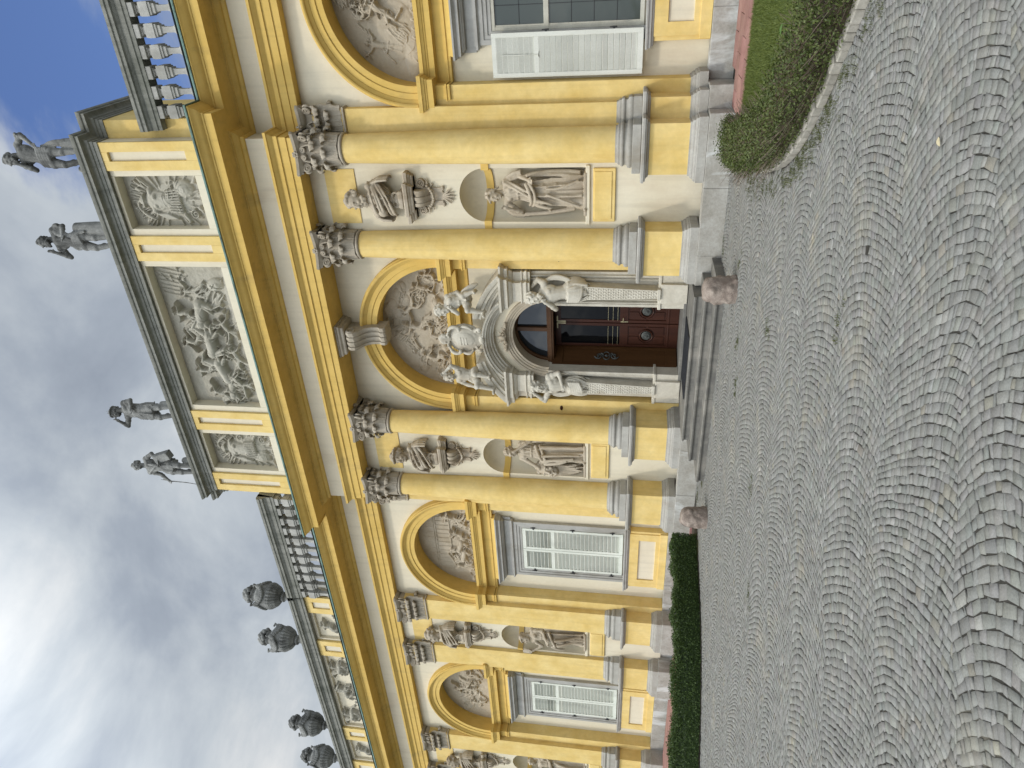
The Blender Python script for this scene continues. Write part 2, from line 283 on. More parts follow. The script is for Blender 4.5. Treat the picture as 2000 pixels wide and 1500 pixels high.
    def mesh(s, name, smooth=35):
        me = bpy.data.meshes.new(name); me.from_pydata(s.v, [], s.f); me.update()
        bm = bmesh.new(); bm.from_mesh(me); bmesh.ops.recalc_face_normals(bm, faces=bm.faces); bm.to_mesh(me); bm.free()
        if smooth:
            me.polygons.foreach_set('use_smooth', [True]*len(me.polygons)); me.set_sharp_from_angle(angle=math.radians(smooth))
        return me
    def build(s, name, mat, parent=None, smooth=35, bevel=0.0, recalc=True):
        o = obj(name, s.mesh(name, smooth), mat, parent)
        if bevel:
            b = o.modifiers.new('bevel', 'BEVEL'); b.width = bevel; b.segments = 2; b.limit_method = 'ANGLE'; b.angle_limit = math.radians(40)
        return o
def obj(name, me, mat, parent=None):
    o = bpy.data.objects.new(name, me); COL.objects.link(o)
    if mat is not None and len(me.materials) == 0: me.materials.append(MATS[mat] if isinstance(mat, str) else mat)
    if parent is not None: o.parent = parent
    return o
def tag(o, label=None, cat=None, group=None, kind=None):
    if label: o['label'] = label
    if cat: o['category'] = cat
    if group: o['group'] = group
    if kind: o['kind'] = kind
    return o
def thing(name, loc=(0,0,0), label=None, cat=None, group=None, rz=0.0):
    o = bpy.data.objects.new(name, None); COL.objects.link(o); o.location = loc; o.rotation_euler = (0, 0, rz); o.empty_display_size = 0.3
    return tag(o, label, cat, group)
def inst(o, loc=None, parent=None, name=None, scale=None, rot=None):
    c = o.copy(); COL.objects.link(c)
    if name: c.name = name
    if loc is not None: c.location = loc
    if scale is not None: c.scale = scale
    if rot is not None: c.rotation_euler = rot
    c.parent = parent; return c
def set_tint(me, cols):
    """one colour per face, stored on the faces' corners"""
    a = me.color_attributes.new('tint', 'FLOAT_COLOR', 'CORNER'); n = np.zeros(len(me.polygons), int); me.polygons.foreach_get('loop_total', n)
    c = np.repeat(np.asarray(cols, float), n, axis=0); a.data.foreach_set('color', np.c_[c, np.ones(len(c))].ravel() if c.shape[1] == 3 else c.ravel())
def box_part(name, mat, parent, x0, x1, y0, y1, z0, z1, ch=0.006): return MB().box(x0, x1, y0, y1, z0, z1, ch).build(name, mat, parent, smooth=0)
# ================================================================== the palace
palace = thing('palace', (0, 0, 0), 'long yellow and white palace front with columns, reliefs and a balustraded roofline', 'building')
BAYS = (-14.5, -7.38, 0.0, 7.38); NICHES = ((3.47, 0.0), (-3.47, 0.0), (-10.92, 0.22), (-18.08, 0.22)); PIL = (-9.85, -12.0, -17.0, -19.15); COLX = (4.52, 2.42, -2.42, -4.52)
YC = -0.12; ZI = 6.15; RI = 1.735; ZS = 8.75; XL, XR = -26.0, 13.0
# solid core behind the dressed front
MB().box(XL, -0.93, 0.72, 6, 0, 10.42).box(0.93, XR, 0.72, 6, 0, 10.42).box(-0.93, 0.93, 0.72, 6, 4.62, 10.42).box(-0.93, 0.93, 1.5, 6, 0, 4.62).box(-0.93, 0.93, 0.72, 1.5, 0, 0.5).build('wall', 'plaster', palace, smooth=0)
MB().add([(XL, -0.6, 10.6), (XR, -0.6, 10.6), (XR, 6.2, 12.2), (XL, 6.2, 12.2)], [(0, 1, 2, 3)]).add([(XL, -0.6, 10.5), (XR, -0.6, 10.5), (XR, 6.2, 12.1), (XL, 6.2, 12.1)], [(3, 2, 1, 0)]).build('roof', 'roof_metal', palace, smooth=0)
# ---- entablature
EP = [(XL, .08), (-4.83, .08), (-4.83, -.45), (4.83, -.45), (4.83, .08), (XR, .08)]
arch = MB().sweep(EP, [(-.02, 8.75), (0, 8.75), (0, 8.90), (.022, 8.905), (.022, 9.06), (.03, 9.075), (.05, 9.08), (.05, 9.17), (.065, 9.19), (.085, 9.21), (.115, 9.255), (.14, 9.265), (.14, 9.325), (0, 9.335)])
arch.box(XL, -4.82, .085, .73, 8.752, 9.3).box(-4.825, 4.825, -.445, .73, 8.752, 9.3).box(4.82, XR, .085, .73, 8.752, 9.3)
arch.build('architrave', 'yellow_trim', palace, smooth=25)
MB().sweep(EP, [(0, 9.325), (0, 9.83)]).box(XL, -4.84, .1, .7, 9.3, 10.4).box(-4.8, 4.8, -.42, .7, 9.3, 10.4).box(4.84, XR, .1, .7, 9.3, 10.4).build('frieze', 'plaster', palace, smooth=0)
MB().sweep(EP, [(-.05, 9.80), (0, 9.80), (.02, 9.80), (.045, 9.815), (.06, 9.85), (.06, 9.875), (.085, 9.88), (.12, 9.90), (.165, 9.955), (.175, 9.975), (.20, 9.98), (.20, 10.01), (.235, 10.03), (.27, 10.045), (.60, 10.06), (.60, 10.035), (.635, 10.035), (.635, 10.20), (.65, 10.205), (.66, 10.235), (.69, 10.255), (.74, 10.30), (.775, 10.36), (.81, 10.385), (.81, 10.42), (.70, 10.44), (-.05, 10.46)]).build('cornice', 'yellow_trim', palace, smooth=25)
MB().sweep(EP, [(.78, 10.423), (.825, 10.423), (.838, 10.415), (.842, 10.44), (.832, 10.462), (.4, 10.53), (-.2, 10.62)]).build('roof_flashing', 'copper_green', palace, smooth=30)
# ---- attic over the middle
att = MB().box(-5.2, 5.2, -.1, 2.2, 10.45, 13.24)
att.build('attic_block', 'yellow', palace, smooth=0)
g = MB()
for a, b in ((-4.82, -4.08), (-2.88, -1.96), (1.96, 2.88), (4.08, 4.82)): g.box(a, b, -.44, -.11, 10.5, 13.21)
for a, b in ((-4.08, -2.88), (-1.96, 1.96), (2.88, 4.08)): g.box(a, b, -.44, -.11, 13.12, 13.21).box(a, b, -.44, -.11, 10.5, 11.18)
g.build('attic_front', 'plaster', palace, smooth=0, bevel=.008)
for x in COLX:
    g = MB()
    for a, b, c, d in ((-.302, -.1, 10.5, 13.215), (.1, .302, 10.5, 13.215)): g.box(x+a, x+b, -.506, -.437, c, d)
    g.box(x-.1, x+.1, -.506, -.437, 13.05, 13.215).box(x-.1, x+.1, -.506, -.437, 10.5, 11.22)
    g.build('attic_pilaster', 'yellow', palace, smooth=0, bevel=.006)
AP = [(-5.2, 2.2), (-5.2, -.1), (-4.82, -.1), (-4.82, -.506), (4.82, -.506), (4.82, -.1), (5.2, -.1), (5.2, 2.2)]
g = MB().sweep(AP, [(-.04, 13.2), (.02, 13.2), (.02, 13.29), (.035, 13.295), (.035, 13.36), (.06, 13.375), (.075, 13.42), (.12, 13.455), (.18, 13.47), (.18, 13.54), (.205, 13.555), (.225, 13.60), (.225, 13.63), (-.04, 13.66)])
g.box(-5.17, 5.17, -.08, 2.1, 13.2, 13.655).box(-4.8, 4.8, -.48, .3, 13.2, 13.652); g.build('attic_cornice', 'rail_stone', palace, smooth=25)
# ---- balustrades and the lower attic of the wing
RAILP = [(-.03, 11.72), (.0, 11.72), (.0, 11.80), (.02, 11.815), (.02, 11.93), (.035, 11.945), (.06, 11.99), (.10, 12.01), (.10, 12.08), (.125, 12.10), (.125, 12.17), (.06, 12.21), (-.12, 12.22)]
bal_prof = [(.085, 0), (.085, .05), (.062, .07), (.055, .12), (.055, .26), (.066, .34), (.092, .36), (.092, .42), (.115, .43), (.118, .47), (.137, .48), (.137, .62), (.128, .68), (.10, .70), (.07, .715), (.062, .76), (.085, .77), (.085, .80)]
balm = MB().lathe([(r_*1.36, z_) for r_, z_ in bal_prof], seg=4).xform(Matrix.Rotation(PI/4, 4, 'Z')).box(-.125, .125, -.125, .125, .80, .95, .006).box(-.105, .105, -.105, .105, -.08, 0, .006).mesh('baluster', 25)
def balustrade(x0, x1, n, first):
    b = MB().sweep([(x0, -.28), (x1, -.28)], RAILP).sweep([(x1, .0), (x0, .0)], RAILP).box(x0, x1, -.27, -.01, 11.725, 12.2); b.box(x0, x1, -.27, -.01, 10.5, 10.72)
    o = b.build('balustrade', 'rail_stone', palace, smooth=25)
    for i in range(n):
        q = obj('baluster', balm, 'baluster_stone', o); q.location = (first + i*(0.385 if x1 > 0 else -0.385), -.14, 10.80)
    return o
balustrade(5.0, XR, 18, 5.36); balustrade(-9.44, -5.21, 11, -5.4)
g = MB().sweep([(XL, -.28), (-9.42, -.28), (-9.42, .1)], RAILP).box(XL, -9.44, -.27, .5, 11.725, 12.205).build('parapet_coping', 'rail_stone', palace, smooth=25)
LOWP = (-9.80, -11.93, -16.82, -19.0); LOWR = [(-10.17, -11.56), (-12.30, -16.45), (-17.19, -18.63)]
g = MB().box(XL, -9.44, -.02, .5, 10.45, 11.73)
for a, b in LOWR: g.box(a, b, -.12, -.015, 10.45, 10.82).box(a, b, -.12, -.015, 11.62, 11.73).box(a, a-.08, -.12, -.015, 10.82, 11.62).box(b, b+.08, -.12, -.015, 10.82, 11.62)
g.box(-22.5, -19.37, -.12, -.015, 10.45, 11.73); g.build('parapet_wall', 'plaster', palace, smooth=0, bevel=.006)
for x in LOWP:
    g = MB()
    for a, b, c, d in ((-.37, -.15, 10.45, 11.735), (.15, .37, 10.45, 11.735), (-.15, .15, 11.5, 11.735), (-.15, .15, 10.45, 10.92)): g.box(x+a, x+b, -.2, -.115, c, d)
    g.box(x-.15, x+.15, -.16, -.1, 10.9, 11.52) if False else None
    o = g.build('parapet_pedestal', 'yellow', palace, smooth=0, bevel=.005)
    box_part('panel', 'plaster', o, x-.155, x+.155, -.15, -.1, 10.9, 11.52, 0)
# ---- column pedestals, bases, shafts
CAPP = [(-.3, 1.512), (0, 1.512), (.025, 1.52), (.035, 1.545), (.06, 1.565), (.10, 1.57), (.10, 1.595), (.125, 1.60), (.125, 1.645), (.105, 1.662), (-.3, 1.668)]
BASP = [(0, .776), (.018, .774), (.022, .745), (.05, .725), (.062, .70), (.062, .685), (.09, .675), (.105, .65), (.105, .635), (.125, .625), (.125, .465), (-.05, .465)]
def pedestal(path, cap_path=None, base_extra=None):
    o = MB().sweep(path, [(0, .77), (0, 1.516)], cap=False).build('pedestal', 'yellow', palace, smooth=0, bevel=.006)
    MB().sweep(cap_path or path, CAPP).build('pedestal_cap', 'grey_stone', o, smooth=25)
    b = MB().sweep(path, BASP)
    if base_extra: b.sweep(base_extra, BASP)
    b.build('pedestal_base', 'grey_stone', o, smooth=25); return o
pedestal([(4.04, .02), (4.04, -.61), (5.0, -.61), (5.0, -.2), (5.39, -.2), (5.39, .5)], base_extra=[(5.40, .16), (5.655, .16), (5.655, .6)])
pedestal([(1.94, .5), (1.94, -.61), (2.90, -.61), (2.90, .02)])
pedestal([(-2.90, .02), (-2.90, -.61), (-1.94, -.61), (-1.94, .5)])
pedestal([(-5.39, .5), (-5.39, -.2), (-5.0, -.2), (-5.0, -.61), (-4.04, -.61), (-4.04, .02)], base_extra=[(-5.655, .6), (-5.655, .16), (-5.40, .16)])
for x in PIL: pedestal([(x-.5, .6), (x-.5, -.15), (x+.5, -.15), (x+.5, .6)])
TOR = [(.09, 1.83), (.098, 1.845), (.107, 1.87), (.107, 1.89), (.098, 1.915), (.085, 1.93), (.055, 1.935), (.045, 1.95), (.042, 1.975), (.05, 1.99), (.062, 1.995), (.072, 2.01), (.075, 2.03), (.068, 2.05), (.055, 2.062), (.04, 2.065), (.038, 2.10), (.018, 2.115), (.005, 2.135), (0, 2.16)]
def entasis(t): return 0.35 - 0.058 * max(0, (t - .28) / .72) ** 1.6
for x in COLX:
    sh = MB().lathe([(entasis(t), 2.15 + (7.76 - 2.15)*t) for t in np.linspace(0, 1, 24)], (x, YC), 48).build('column', 'yellow', palace, smooth=40)
    MB().lathe([(.35 + o_, z) for o_, z in TOR], (x, YC), 48).box(x-.462, x+.462, YC-.462, .05, 1.67, 1.832, .008).build('column_base', 'grey_stone', sh, smooth=35)
def flat_base(parent, path): MB().sweep(path, [(-.02, 1.67), (.112, 1.67), (.112, 1.83)] + TOR + [(-.02, 2.16)]).build('pilaster_base', 'grey_stone', parent, smooth=30)
for s in (1, -1):       # the flat strips at the back of the outer columns, and the piers of the arches
    o = MB().box(s*4.5, s*5.27, .1, .7, 1.6, ZS).build('pilaster', 'yellow', palace, smooth=0, bevel=.006)
    flat_base(o, [(4.88, .1), (5.27, .1), (5.27, .5)] if s > 0 else [(-5.27, .5), (-5.27, .1), (-4.88, .1)])
for x in PIL:
    o = MB().box(x-.43, x+.43, .09, .7, 1.6, ZS).build('pilaster', 'yellow', palace, smooth=0, bevel=.006)
    flat_base(o, [(x-.43, .5), (x-.43, .09), (x+.43, .09), (x+.43, .5)])
# ---- walls of the niche bays
NR = .575; NZ = 4.87; NB = 2.75
for xc, yw in NICHES:
    g = MB(); x0, x1 = xc - 1.06, xc + 1.06
    g.archwall(x0, x1, ZS, xc, NZ, NR, yw)
    for a, b in ((x0, xc-NR), (xc+NR, x1)): g.add([(a, yw, .4), (b, yw, .4), (b, yw, NZ), (a, yw, NZ)], [(0, 1, 2, 3)])
    g.add([(xc-NR, yw, .4), (xc+NR, yw, .4), (xc+NR, yw, NB), (xc-NR, yw, NB)], [(0, 1, 2, 3)])
    g.build('wall', 'plaster', palace, smooth=0)
    dp = min(.9, (.70 - yw) / NR); n = 24; g = MB(); vs = []; fs = []
    for i in range(n+1):
        a = PI*i/n; vs += [(xc - NR*math.cos(a), yw + NR*dp*math.sin(a), NB), (xc - NR*math.cos(a), yw + NR*dp*math.sin(a), NZ)]
    fs = [(2*i, 2*i+2, 2*i+3, 2*i+1) for i in range(n)]; fs.append(tuple(2*i for i in range(n, -1, -1))); g.add(vs, fs)
    m = 10; vs = []; fs = []
    for j in range(m+1):
        b = PI/2*j/m
        for i in range(n+1): a = PI*i/n; vs.append((xc - NR*math.cos(a)*math.cos(b), yw + NR*dp*math.sin(a)*math.cos(b), NZ + NR*math.sin(b)))
    for j in range(m):
        for i in range(n): fs.append((j*(n+1)+i, j*(n+1)+i+1, (j+1)*(n+1)+i+1, (j+1)*(n+1)+i))
    g.add(vs, fs); g.build('niche', 'plaster', palace, smooth=40)
    e = .44 if yw > .1 else .30
    path = [(x0 + .04 + e - .04, yw), (xc-NR, yw)] + [(xc - NR*math.cos(PI*i/20), yw + NR*dp*math.sin(PI*i/20)) for i in range(1, 20)] + [(xc+NR, yw), (x1 - e, yw)]
    MB().sweep(path, [(-.01, 4.775), (.035, 4.775), (.035, 4.935), (-.01, 4.935)]).build('string_course', 'yellow_trim', palace, smooth=25)
    MB().box(xc-.62, xc+.62, yw-.05, yw+.3, 2.665, 2.752, .008).build('niche_sill', 'plaster', palace, smooth=0)
    MB().box(xc-.56, xc+.56, yw-.045, yw+.02, 2.14, 2.60, .012).box(xc-.50, xc+.50, yw-.062, yw+.02, 2.21, 2.575, .012).build('wall_panel', 'yellow', palace, smooth=0)
    MB().box(xc-.60, xc+.60, yw-.02, yw+.02, 7.72, 8.40, .004).build('wall_panel', 'yellow', palace, smooth=0)
# ---- arched bays
VOLT = [(RI, .70), (RI, .20), (1.865, .20), (1.868, .185), (1.875, .178), (1.985, .178), (1.99, .165), (2.01, .15), (2.03, .135), (2.055, .115), (2.06, .09), (2.085, .075), (2.11, .075), (2.125, .09), (2.125, .125), (2.155, .135), (2.16, .32)]
IMPP = [(-.02, 5.50), (.018, 5.50), (.022, 5.515), (.022, 5.535), (.01, 5.545), (.01, 5.56), (.03, 5.565), (.03, 5.59), (0, 5.60), (0, 5.80), (.02, 5.805), (.03, 5.82), (.12, 5.835), (.12, 5.82), (.135, 5.82), (.135, 5.94), (.15, 5.945), (.155, 5.97), (.175, 5.985), (.195, 6.03), (.215, 6.04), (.215, 6.12), (-.02, 6.155)]
for xc in BAYS:
    lo, hi = xc - 2.62, xc + 2.62
    if abs(xc) < 1: lo, hi = -2.42, 2.42
    MB().archwall(lo, hi, ZS, xc, ZI, RI + .05, .30).build('wall', 'plaster', palace, smooth=0)
    MB().arc(xc, ZI, VOLT, n=64).build('archivolt', 'yellow_trim', palace, smooth=28)
    yp = .16 if abs(xc) < 1 else .25
    MB().sweep([(xc-2.0, .4), (xc-2.0, yp-.02), (xc-RI, yp-.02), (xc-RI, .56), (xc+RI, .56), (xc+RI, yp-.02), (xc+2.0, yp-.02), (xc+2.0, .4)], IMPP).box(xc-RI, xc+RI, .57, .73, 5.5, 6.14).box(xc-1.98, xc-RI+.01, yp, .73, 5.5, 6.14).box(xc+RI-.01, xc+1.98, yp, .73, 5.5, 6.14).build('impost_cornice', 'yellow_trim', palace, smooth=25)
    for s in (-1, 1): MB().box(xc + s*RI, xc + s*2.3, yp + .006, .73, .46, 6.2).build('pier', 'yellow', palace, smooth=0, bevel=.006)
    if abs(xc) > 1: MB().box(xc-RI, xc+RI, .65, .73, .3, 5.52).build('wall', 'plaster', palace, smooth=0)
    else: MB().box(-RI, -1.6, .5, .73, .3, 5.52).box(1.6, RI, .5, .73, .3, 5.52).archwall(-1.62, 1.62, 5.53, 0, 3.63, 1.06, .5).build('wall', 'plaster', palace, smooth=0)
# ---- stone plinth along the foot of the building
def plinth(path, z1, cuts):
    o = MB().sweep(path, [(-.012, -.06), (-.012, z1-.008), (-.35, z1-.008)], cap=False).build('plinth', 'plinth_stone', palace, smooth=0)
    P = [np.array(p) for p in path]
    for i in range(len(P)-1):
        d = P[i+1] - P[i]; L = np.hypot(*d); n = max(1, round(L / cuts)); nrm = np.array([d[1], -d[0]]) / L
        ang = math.atan2(d[1], d[0])
        for k in range(n):
            a, b = L*k/n + (.004 if k else 0), L*(k+1)/n - (.004 if k < n-1 else 0); th = .06
            q = MB().box(a, b, 0, th, -.06, z1 + random.uniform(-.004, .004), .009); j = random.uniform(0, .006)
            q.xform(Matrix.Translation((*(P[i] + nrm*j), 0)) @ Matrix.Rotation(ang, 4, 'Z')); q.build('stone_block', 'plinth_stone', o, smooth=0)
    return o
plinth([(1.80, -.30), (1.80, -.78), (2.45, -.78), (5.19, -.78), (5.19, -.36), (5.60, -.36), (5.60, .27), (XR, .27)], .462, 1.25)
plinth([(XL, .27), (-5.60, .27), (-5.60, -.36), (-5.19, -.36), (-5.19, -.78), (-2.45, -.78), (-1.80, -.78), (-1.80, -.30)], .462, 1.25)
for x in PIL: plinth([(x-.66, .27), (x-.66, -.30), (x+.66, -.30), (x+.66, .27)], .465, 1.4)
# ---- windows
SURP = [(-.02, 0)]
def window(xc, shut):
    z0, z1 = 1.69, 4.64; hw = .83
    fr = MB()
    for s in (-1, 1):
        a, b = xc + s*hw, xc + s*1.07
        fr.box(a, a + s*.07, .585, .66, z0-.03, z1+.16).box(a + s*.065, a + s*.15, .565, .66, z0-.03, z1+.17).box(a + s*.145, b, .545, .66, z0-.03, z1+.235)
    fr.box(xc-hw-.06, xc+hw+.06, .587, .66, z1, z1+.08).box(xc-hw-.14, xc+hw+.14, .567, .66, z1+.075, z1+.16).box(xc-1.0, xc+1.0, .547, .66, z1+.155, z1+.236)
    w = fr.build('window', 'frame_grey', palace, smooth=0, bevel=.006)
    h = MB().sweep([(xc-1.09, .66), (xc-1.09, .56), (xc+1.09, .56), (xc+1.09, .66)], [(-.02, 4.875), (.01, 4.875), (.03, 4.90), (.06, 4.915), (.06, 4.955), (-.02, 4.975)])
    h.box(xc-1.09, xc+1.09, .57, .66, 4.95, 5.22).box(xc-1.2, xc+1.2, .60, .66, 4.97, 5.22)
    h.sweep([(xc-1.12, .66), (xc-1.12, .50), (xc+1.12, .50), (xc+1.12, .66)], [(-.02, 5.17), (.01, 5.17), (.025, 5.19), (.05, 5.205), (.055, 5.23), (.12, 5.245), (.12, 5.30), (.135, 5.31), (.16, 5.345), (.185, 5.36), (.185, 5.395), (-.02, 5.41)]).box(xc-1.1, xc+1.1, .52, .66, 5.17, 5.40)
    h.build('window_hood', 'frame_grey', w, smooth=25)
    MB().sweep([(xc-1.22, .66), (xc-1.22, .47), (xc+1.22, .47), (xc+1.22, .66)], [(-.02, 5.40), (.05, 5.405), (.03, 5.43), (.015, 5.47), (.01, 5.51), (-.02, 5.51)]).build('hood_cove', 'yellow_trim', w, smooth=30)
    MB().sweep([(xc-1.16, .66), (xc-1.16, .44), (xc+1.16, .44), (xc+1.16, .66)], [(-.3, 1.50), (0, 1.50), (.02, 1.515), (.03, 1.545), (.055, 1.56), (.055, 1.61), (.075, 1.615), (.08, 1.645), (.06, 1.66), (-.3, 1.665)]).box(xc-1.1, xc+1.1, .45, .66, 1.5, 1.66).build('window_sill', 'frame_grey', w, smooth=25)
    ap = MB().box(xc-1.02, xc-.78, .42, .66, .66, 1.505).box(xc+.78, xc+1.02, .42, .66, .66, 1.505).box(xc-.79, xc+.79, .421, .66, 1.25, 1.504).box(xc-.79, xc+.79, .421, .66, .66, .78).box(xc-1.10, xc-1.0, .45, .66, .46, 1.5).box(xc+1.0, xc+1.10, .45, .66, .46, 1.5).box(xc-1.08, xc+1.08, .385, .66, .46, .665)
    ap.build('window_apron', 'yellow', palace, smooth=0, bevel=.005)
    MB().box(xc-.795, xc+.795, .46, .66, .77, 1.26).build('apron_panel', 'plaster', w, smooth=0)
    # casements with leaded panes
    cs = MB(); zt = 3.56
    for a, b, c, d in ((-hw, -hw+.07, z0, z1), (hw-.07, hw, z0, z1), (-.045, .045, z0, z1), (-hw, hw, z0, z0+.08), (-hw, hw, z1-.07, z1), (-hw, hw, zt-.05, zt+.05)): cs.box(xc+a, xc+b, .60 + (.004 if c == z0 and d == z1 else 0), .645, c, d)
    cs.box(xc-hw+.06, xc-hw+.10, .615, .64, z0+.07, z1-.06); cs.build('casement', 'window_wood', w, smooth=0, bevel=.005)
    if shut:
        MB().box(xc-hw, xc+hw, .642, .648, z0, z1).build('pane', 'window_glass', w, smooth=0)
    else:
        for s in (-1, 1):
            xa, xb = (xc-hw+.10, xc-.05) if s < 0 else (xc+.05, xc+hw-.10)
            for (c, d, nr) in ((z0+.08, zt-.05, 4), (zt+.05, z1-.07, 2)):
                for i in range(2):
                    for j in range(nr):
                        p = MB().box(xa + (xb-xa)*i/2 + .003, xa + (xb-xa)*(i+1)/2 - .003, .632, .640, c + (d-c)*j/nr + .003, c + (d-c)*(j+1)/nr - .003)
                        p.xform(Matrix.Rotation(random.uniform(-.0004, .0004), 4, 'Z')); p.build('pane', 'window_glass', w, smooth=0)
                lead = MB().tube([((xa+xb)/2, .63, c), ((xa+xb)/2, .63, d)], .006, 6)
                for j in range(1, nr): lead.tube([(xa, .629, c + (d-c)*j/nr), (xb, .629, c + (d-c)*j/nr)], .006, 6); lead.ell(((xa+xb)/2, .628, c + (d-c)*j/nr), .011)
                lead.build('lead_bar', 'iron', w, smooth=40)
    return w
slat_mesh = {}
def shutter(xl, xr, y, weathered=False, parent=palace):
    """one louvred leaf between xl and xr, its face at depth y"""
    z0, z1 = 1.695, 4.625; st = .085; zm = 3.74; paint = 'weathered_paint' if weathered else 'shutter_paint'; t = .04
    o = MB().box(xl, xl+st, y, y+t, z0, z1, .005).box(xr-st, xr, y, y+t, z0, z1, .005).box(xl+st-.001, xr-st+.001, y+.001, y+t, z0, z0+.11).box(xl+st-.001, xr-st+.001, y+.001, y+t, z1-.085, z1).box(xl+st-.001, xr-st+.001, y+.001, y+t, zm-.045, zm+.045).build('shutter', paint, parent, smooth=0)
    w = xr - xl - 2*st; key = (round(w, 3), weathered)
    if key not in slat_mesh:
        tl = math.radians(17 if weathered else 27); L = .107 if weathered else .128
        slat_mesh[key] = MB().box(-w/2-.004, w/2+.004, -.007, .007, -L/2, L/2, .003).xform(Matrix.Rotation(tl, 4, 'X')).mesh('slat', 0)
    dz = .112
    for (a, b, n) in ((z0+.11, zm-.045, 17), (zm+.045, z1-.085, 7)):
        for i in range(n):
            s = obj('slat', slat_mesh[key], paint, o); s.location = ((xl+xr)/2, y + .022, a + (b-a)*(i+.5)/n); s.rotation_euler = (random.uniform(-.05, .06) if weathered else 0, 0, 0)
            if not weathered and b > 4: s.rotation_euler = (random.uniform(.05, .30), 0, 0)
    return o
def hinge(parent, x, y, z, s): MB().box(x-.01*s, x+.07*s, y-.012, y+.01, z-.022, z+.022, .003).box(x+.06*s, x+.085*s, y-.03, y+.01, z-.06, z+.03, .004).cap((x+.07*s, y-.02, z-.05), (x+.07*s, y-.02, z+.07), .012, .012).build('hinge', 'iron', parent, smooth=40)
for xc in (-14.5, -7.38):
    window(xc, True)
    for s in (-1, 1):
        a, b = (xc-.815, xc-.005) if s < 0 else (xc+.005, xc+.815)
        o = shutter(a, b, .575)
        for z in (2.0, 3.15, 4.3): hinge(o, xc + s*.80, .575, z, s)
window(7.38, False)
o = shutter(5.72, 6.53, .40, True)
for z in (2.25, 3.55): hinge(o, 6.49, .43, z, 1)
MB().tube([(6.13, .395, 3.86), (6.13, .385, 4.45)], .009, 6).tube([(6.13, .395, 3.72), (6.13, .38, 3.98)], .006, 6).tube([(6.08, .39, 3.70), (6.13, .385, 3.72), (6.18, .39, 3.70)], .008, 6).build('shutter_rod', 'weathered_paint', o, smooth=40)
o2 = shutter(8.23, 9.04, .40, True)
# ---- keystone console over the door arch
def console_mb(w, prof, grooves=4):
    g = MB(); n = grooves*2 + 1
    for i in range(n):
        a, b = -w/2 + w*i/n, -w/2 + w*(i+1)/n; d = .0 if i % 2 == 0 else .03
        P = [(min(y + d, .5), z) for y, z in prof]; k = len(P); vs = [(a, y, z) for y, z in P] + [(b, y, z) for y, z in P]
        g.add(vs, [tuple(range(k)), tuple(range(2*k-1, k-1, -1))] + [((q+1) % k, q, k+q, k+(q+1) % k) for q in range(k)])
    return g
prof = [(.4, 7.62), (.02, 7.62), (-.02, 7.66), (-.02, 7.74), (.03, 7.80), (.03, 7.95), (-.02, 8.08), (-.12, 8.18), (-.24, 8.24), (-.31, 8.33), (-.32, 8.43), (-.27, 8.52), (-.18, 8.55), (.4, 8.56)]
g = console_mb(.46, prof, 3)
for s in (-1, 1): g.tube([(s*.235, -.18 + .13*(1-t)*math.cos(t*11), 8.40 + .13*(1-t)*math.sin(t*11)) for t in np.linspace(0, .9, 30)], [.035, .012], 6)
g.sweep([(-.34, .4), (-.34, -.28), (.34, -.28), (.34, .4)], [(-.3, 8.55), (0, 8.55), (.02, 8.57), (.02, 8.62), (.06, 8.65), (.06, 8.70), (.08, 8.705), (.08, 8.748), (-.3, 8.748)]).build('keystone', 'capital_stone', palace, smooth=30)
# ================================================================== doorway
for s in (-1, 1):
    g = MB()
    g.box(s*.86, s*1.66, .06, .6, .5, 1.13, .008).box(s*1.02, s*1.48, -.02, .1, .52, 1.10, .008).box(s*.84, s*1.68, .03, .6, 1.08, 1.15, .01)
    g.box(s*1.05, s*1.64, .28, .6, 1.13, 4.1).box(s*1.0, s*1.07, .22, .5, 1.13, 4.06).box(s*1.44, s*1.49, .24, .5, 1.13, 4.05).box(s*1.53, s*1.57, .24, .5, 1.13, 4.05)
    path = [(s*1.68, .5), (s*1.68, .14), (s*1.46, .14), (s*1.46, .02), (s*.98, .02), (s*.98, .5)]
    if s > 0: path = path[::-1]
    g.sweep(path, [(-.1, 4.02), (0, 4.02), (0, 4.08), (.03, 4.09), (.03, 4.13), (.0, 4.14), (.0, 4.19), (.025, 4.20), (.025, 4.225), (-.01, 4.235), (-.01, 4.42), (.01, 4.425), (.03, 4.45), (.05, 4.47), (.06, 4.50), (.12, 4.52), (.12, 4.60), (.14, 4.61), (.17, 4.65), (.19, 4.66), (.19, 4.71), (-.1, 4.73)]).box(s*1.01, s*1.43, .06, .5, 4.03, 4.72).box(s*1.42, s*1.65, .18, .5, 4.03, 4.718)
    # halves of the broken segmental gable
    a0, a1 = (math.acos(1.72/2.35), math.acos(.62/2.35)); a0, a1 = (a0, a1) if s > 0 else (PI-a1, PI-a0)
    g.arc(0, 3.13, [(2.0, .5), (2.0, .03), (2.05, .03), (2.06, .0), (2.12, -.02), (2.13, -.08), (2.20, -.09), (2.21, -.12), (2.26, -.15), (2.32, -.16), (2.32, .5)], a0, a1, 24)
    po = [(s*.75, 4.72), (s*1.70, 4.72)] + [(2.1*math.cos(a), 3.13 + 2.1*math.sin(a)) for a in (np.linspace(a0, a1, 12) if s > 0 else np.linspace(a1, a0, 12)) if 3.13 + 2.1*math.sin(a) > 4.72]
    g.prism(po, .1, .5); g.build('portal_side', 'portal_stone', palace, smooth=28, bevel=.004)
MB().archwall(-1.05, 1.05, 5.05, 0, 3.63, 1.05, .24).build('wall', 'plaster', palace, smooth=0)
portal = palace
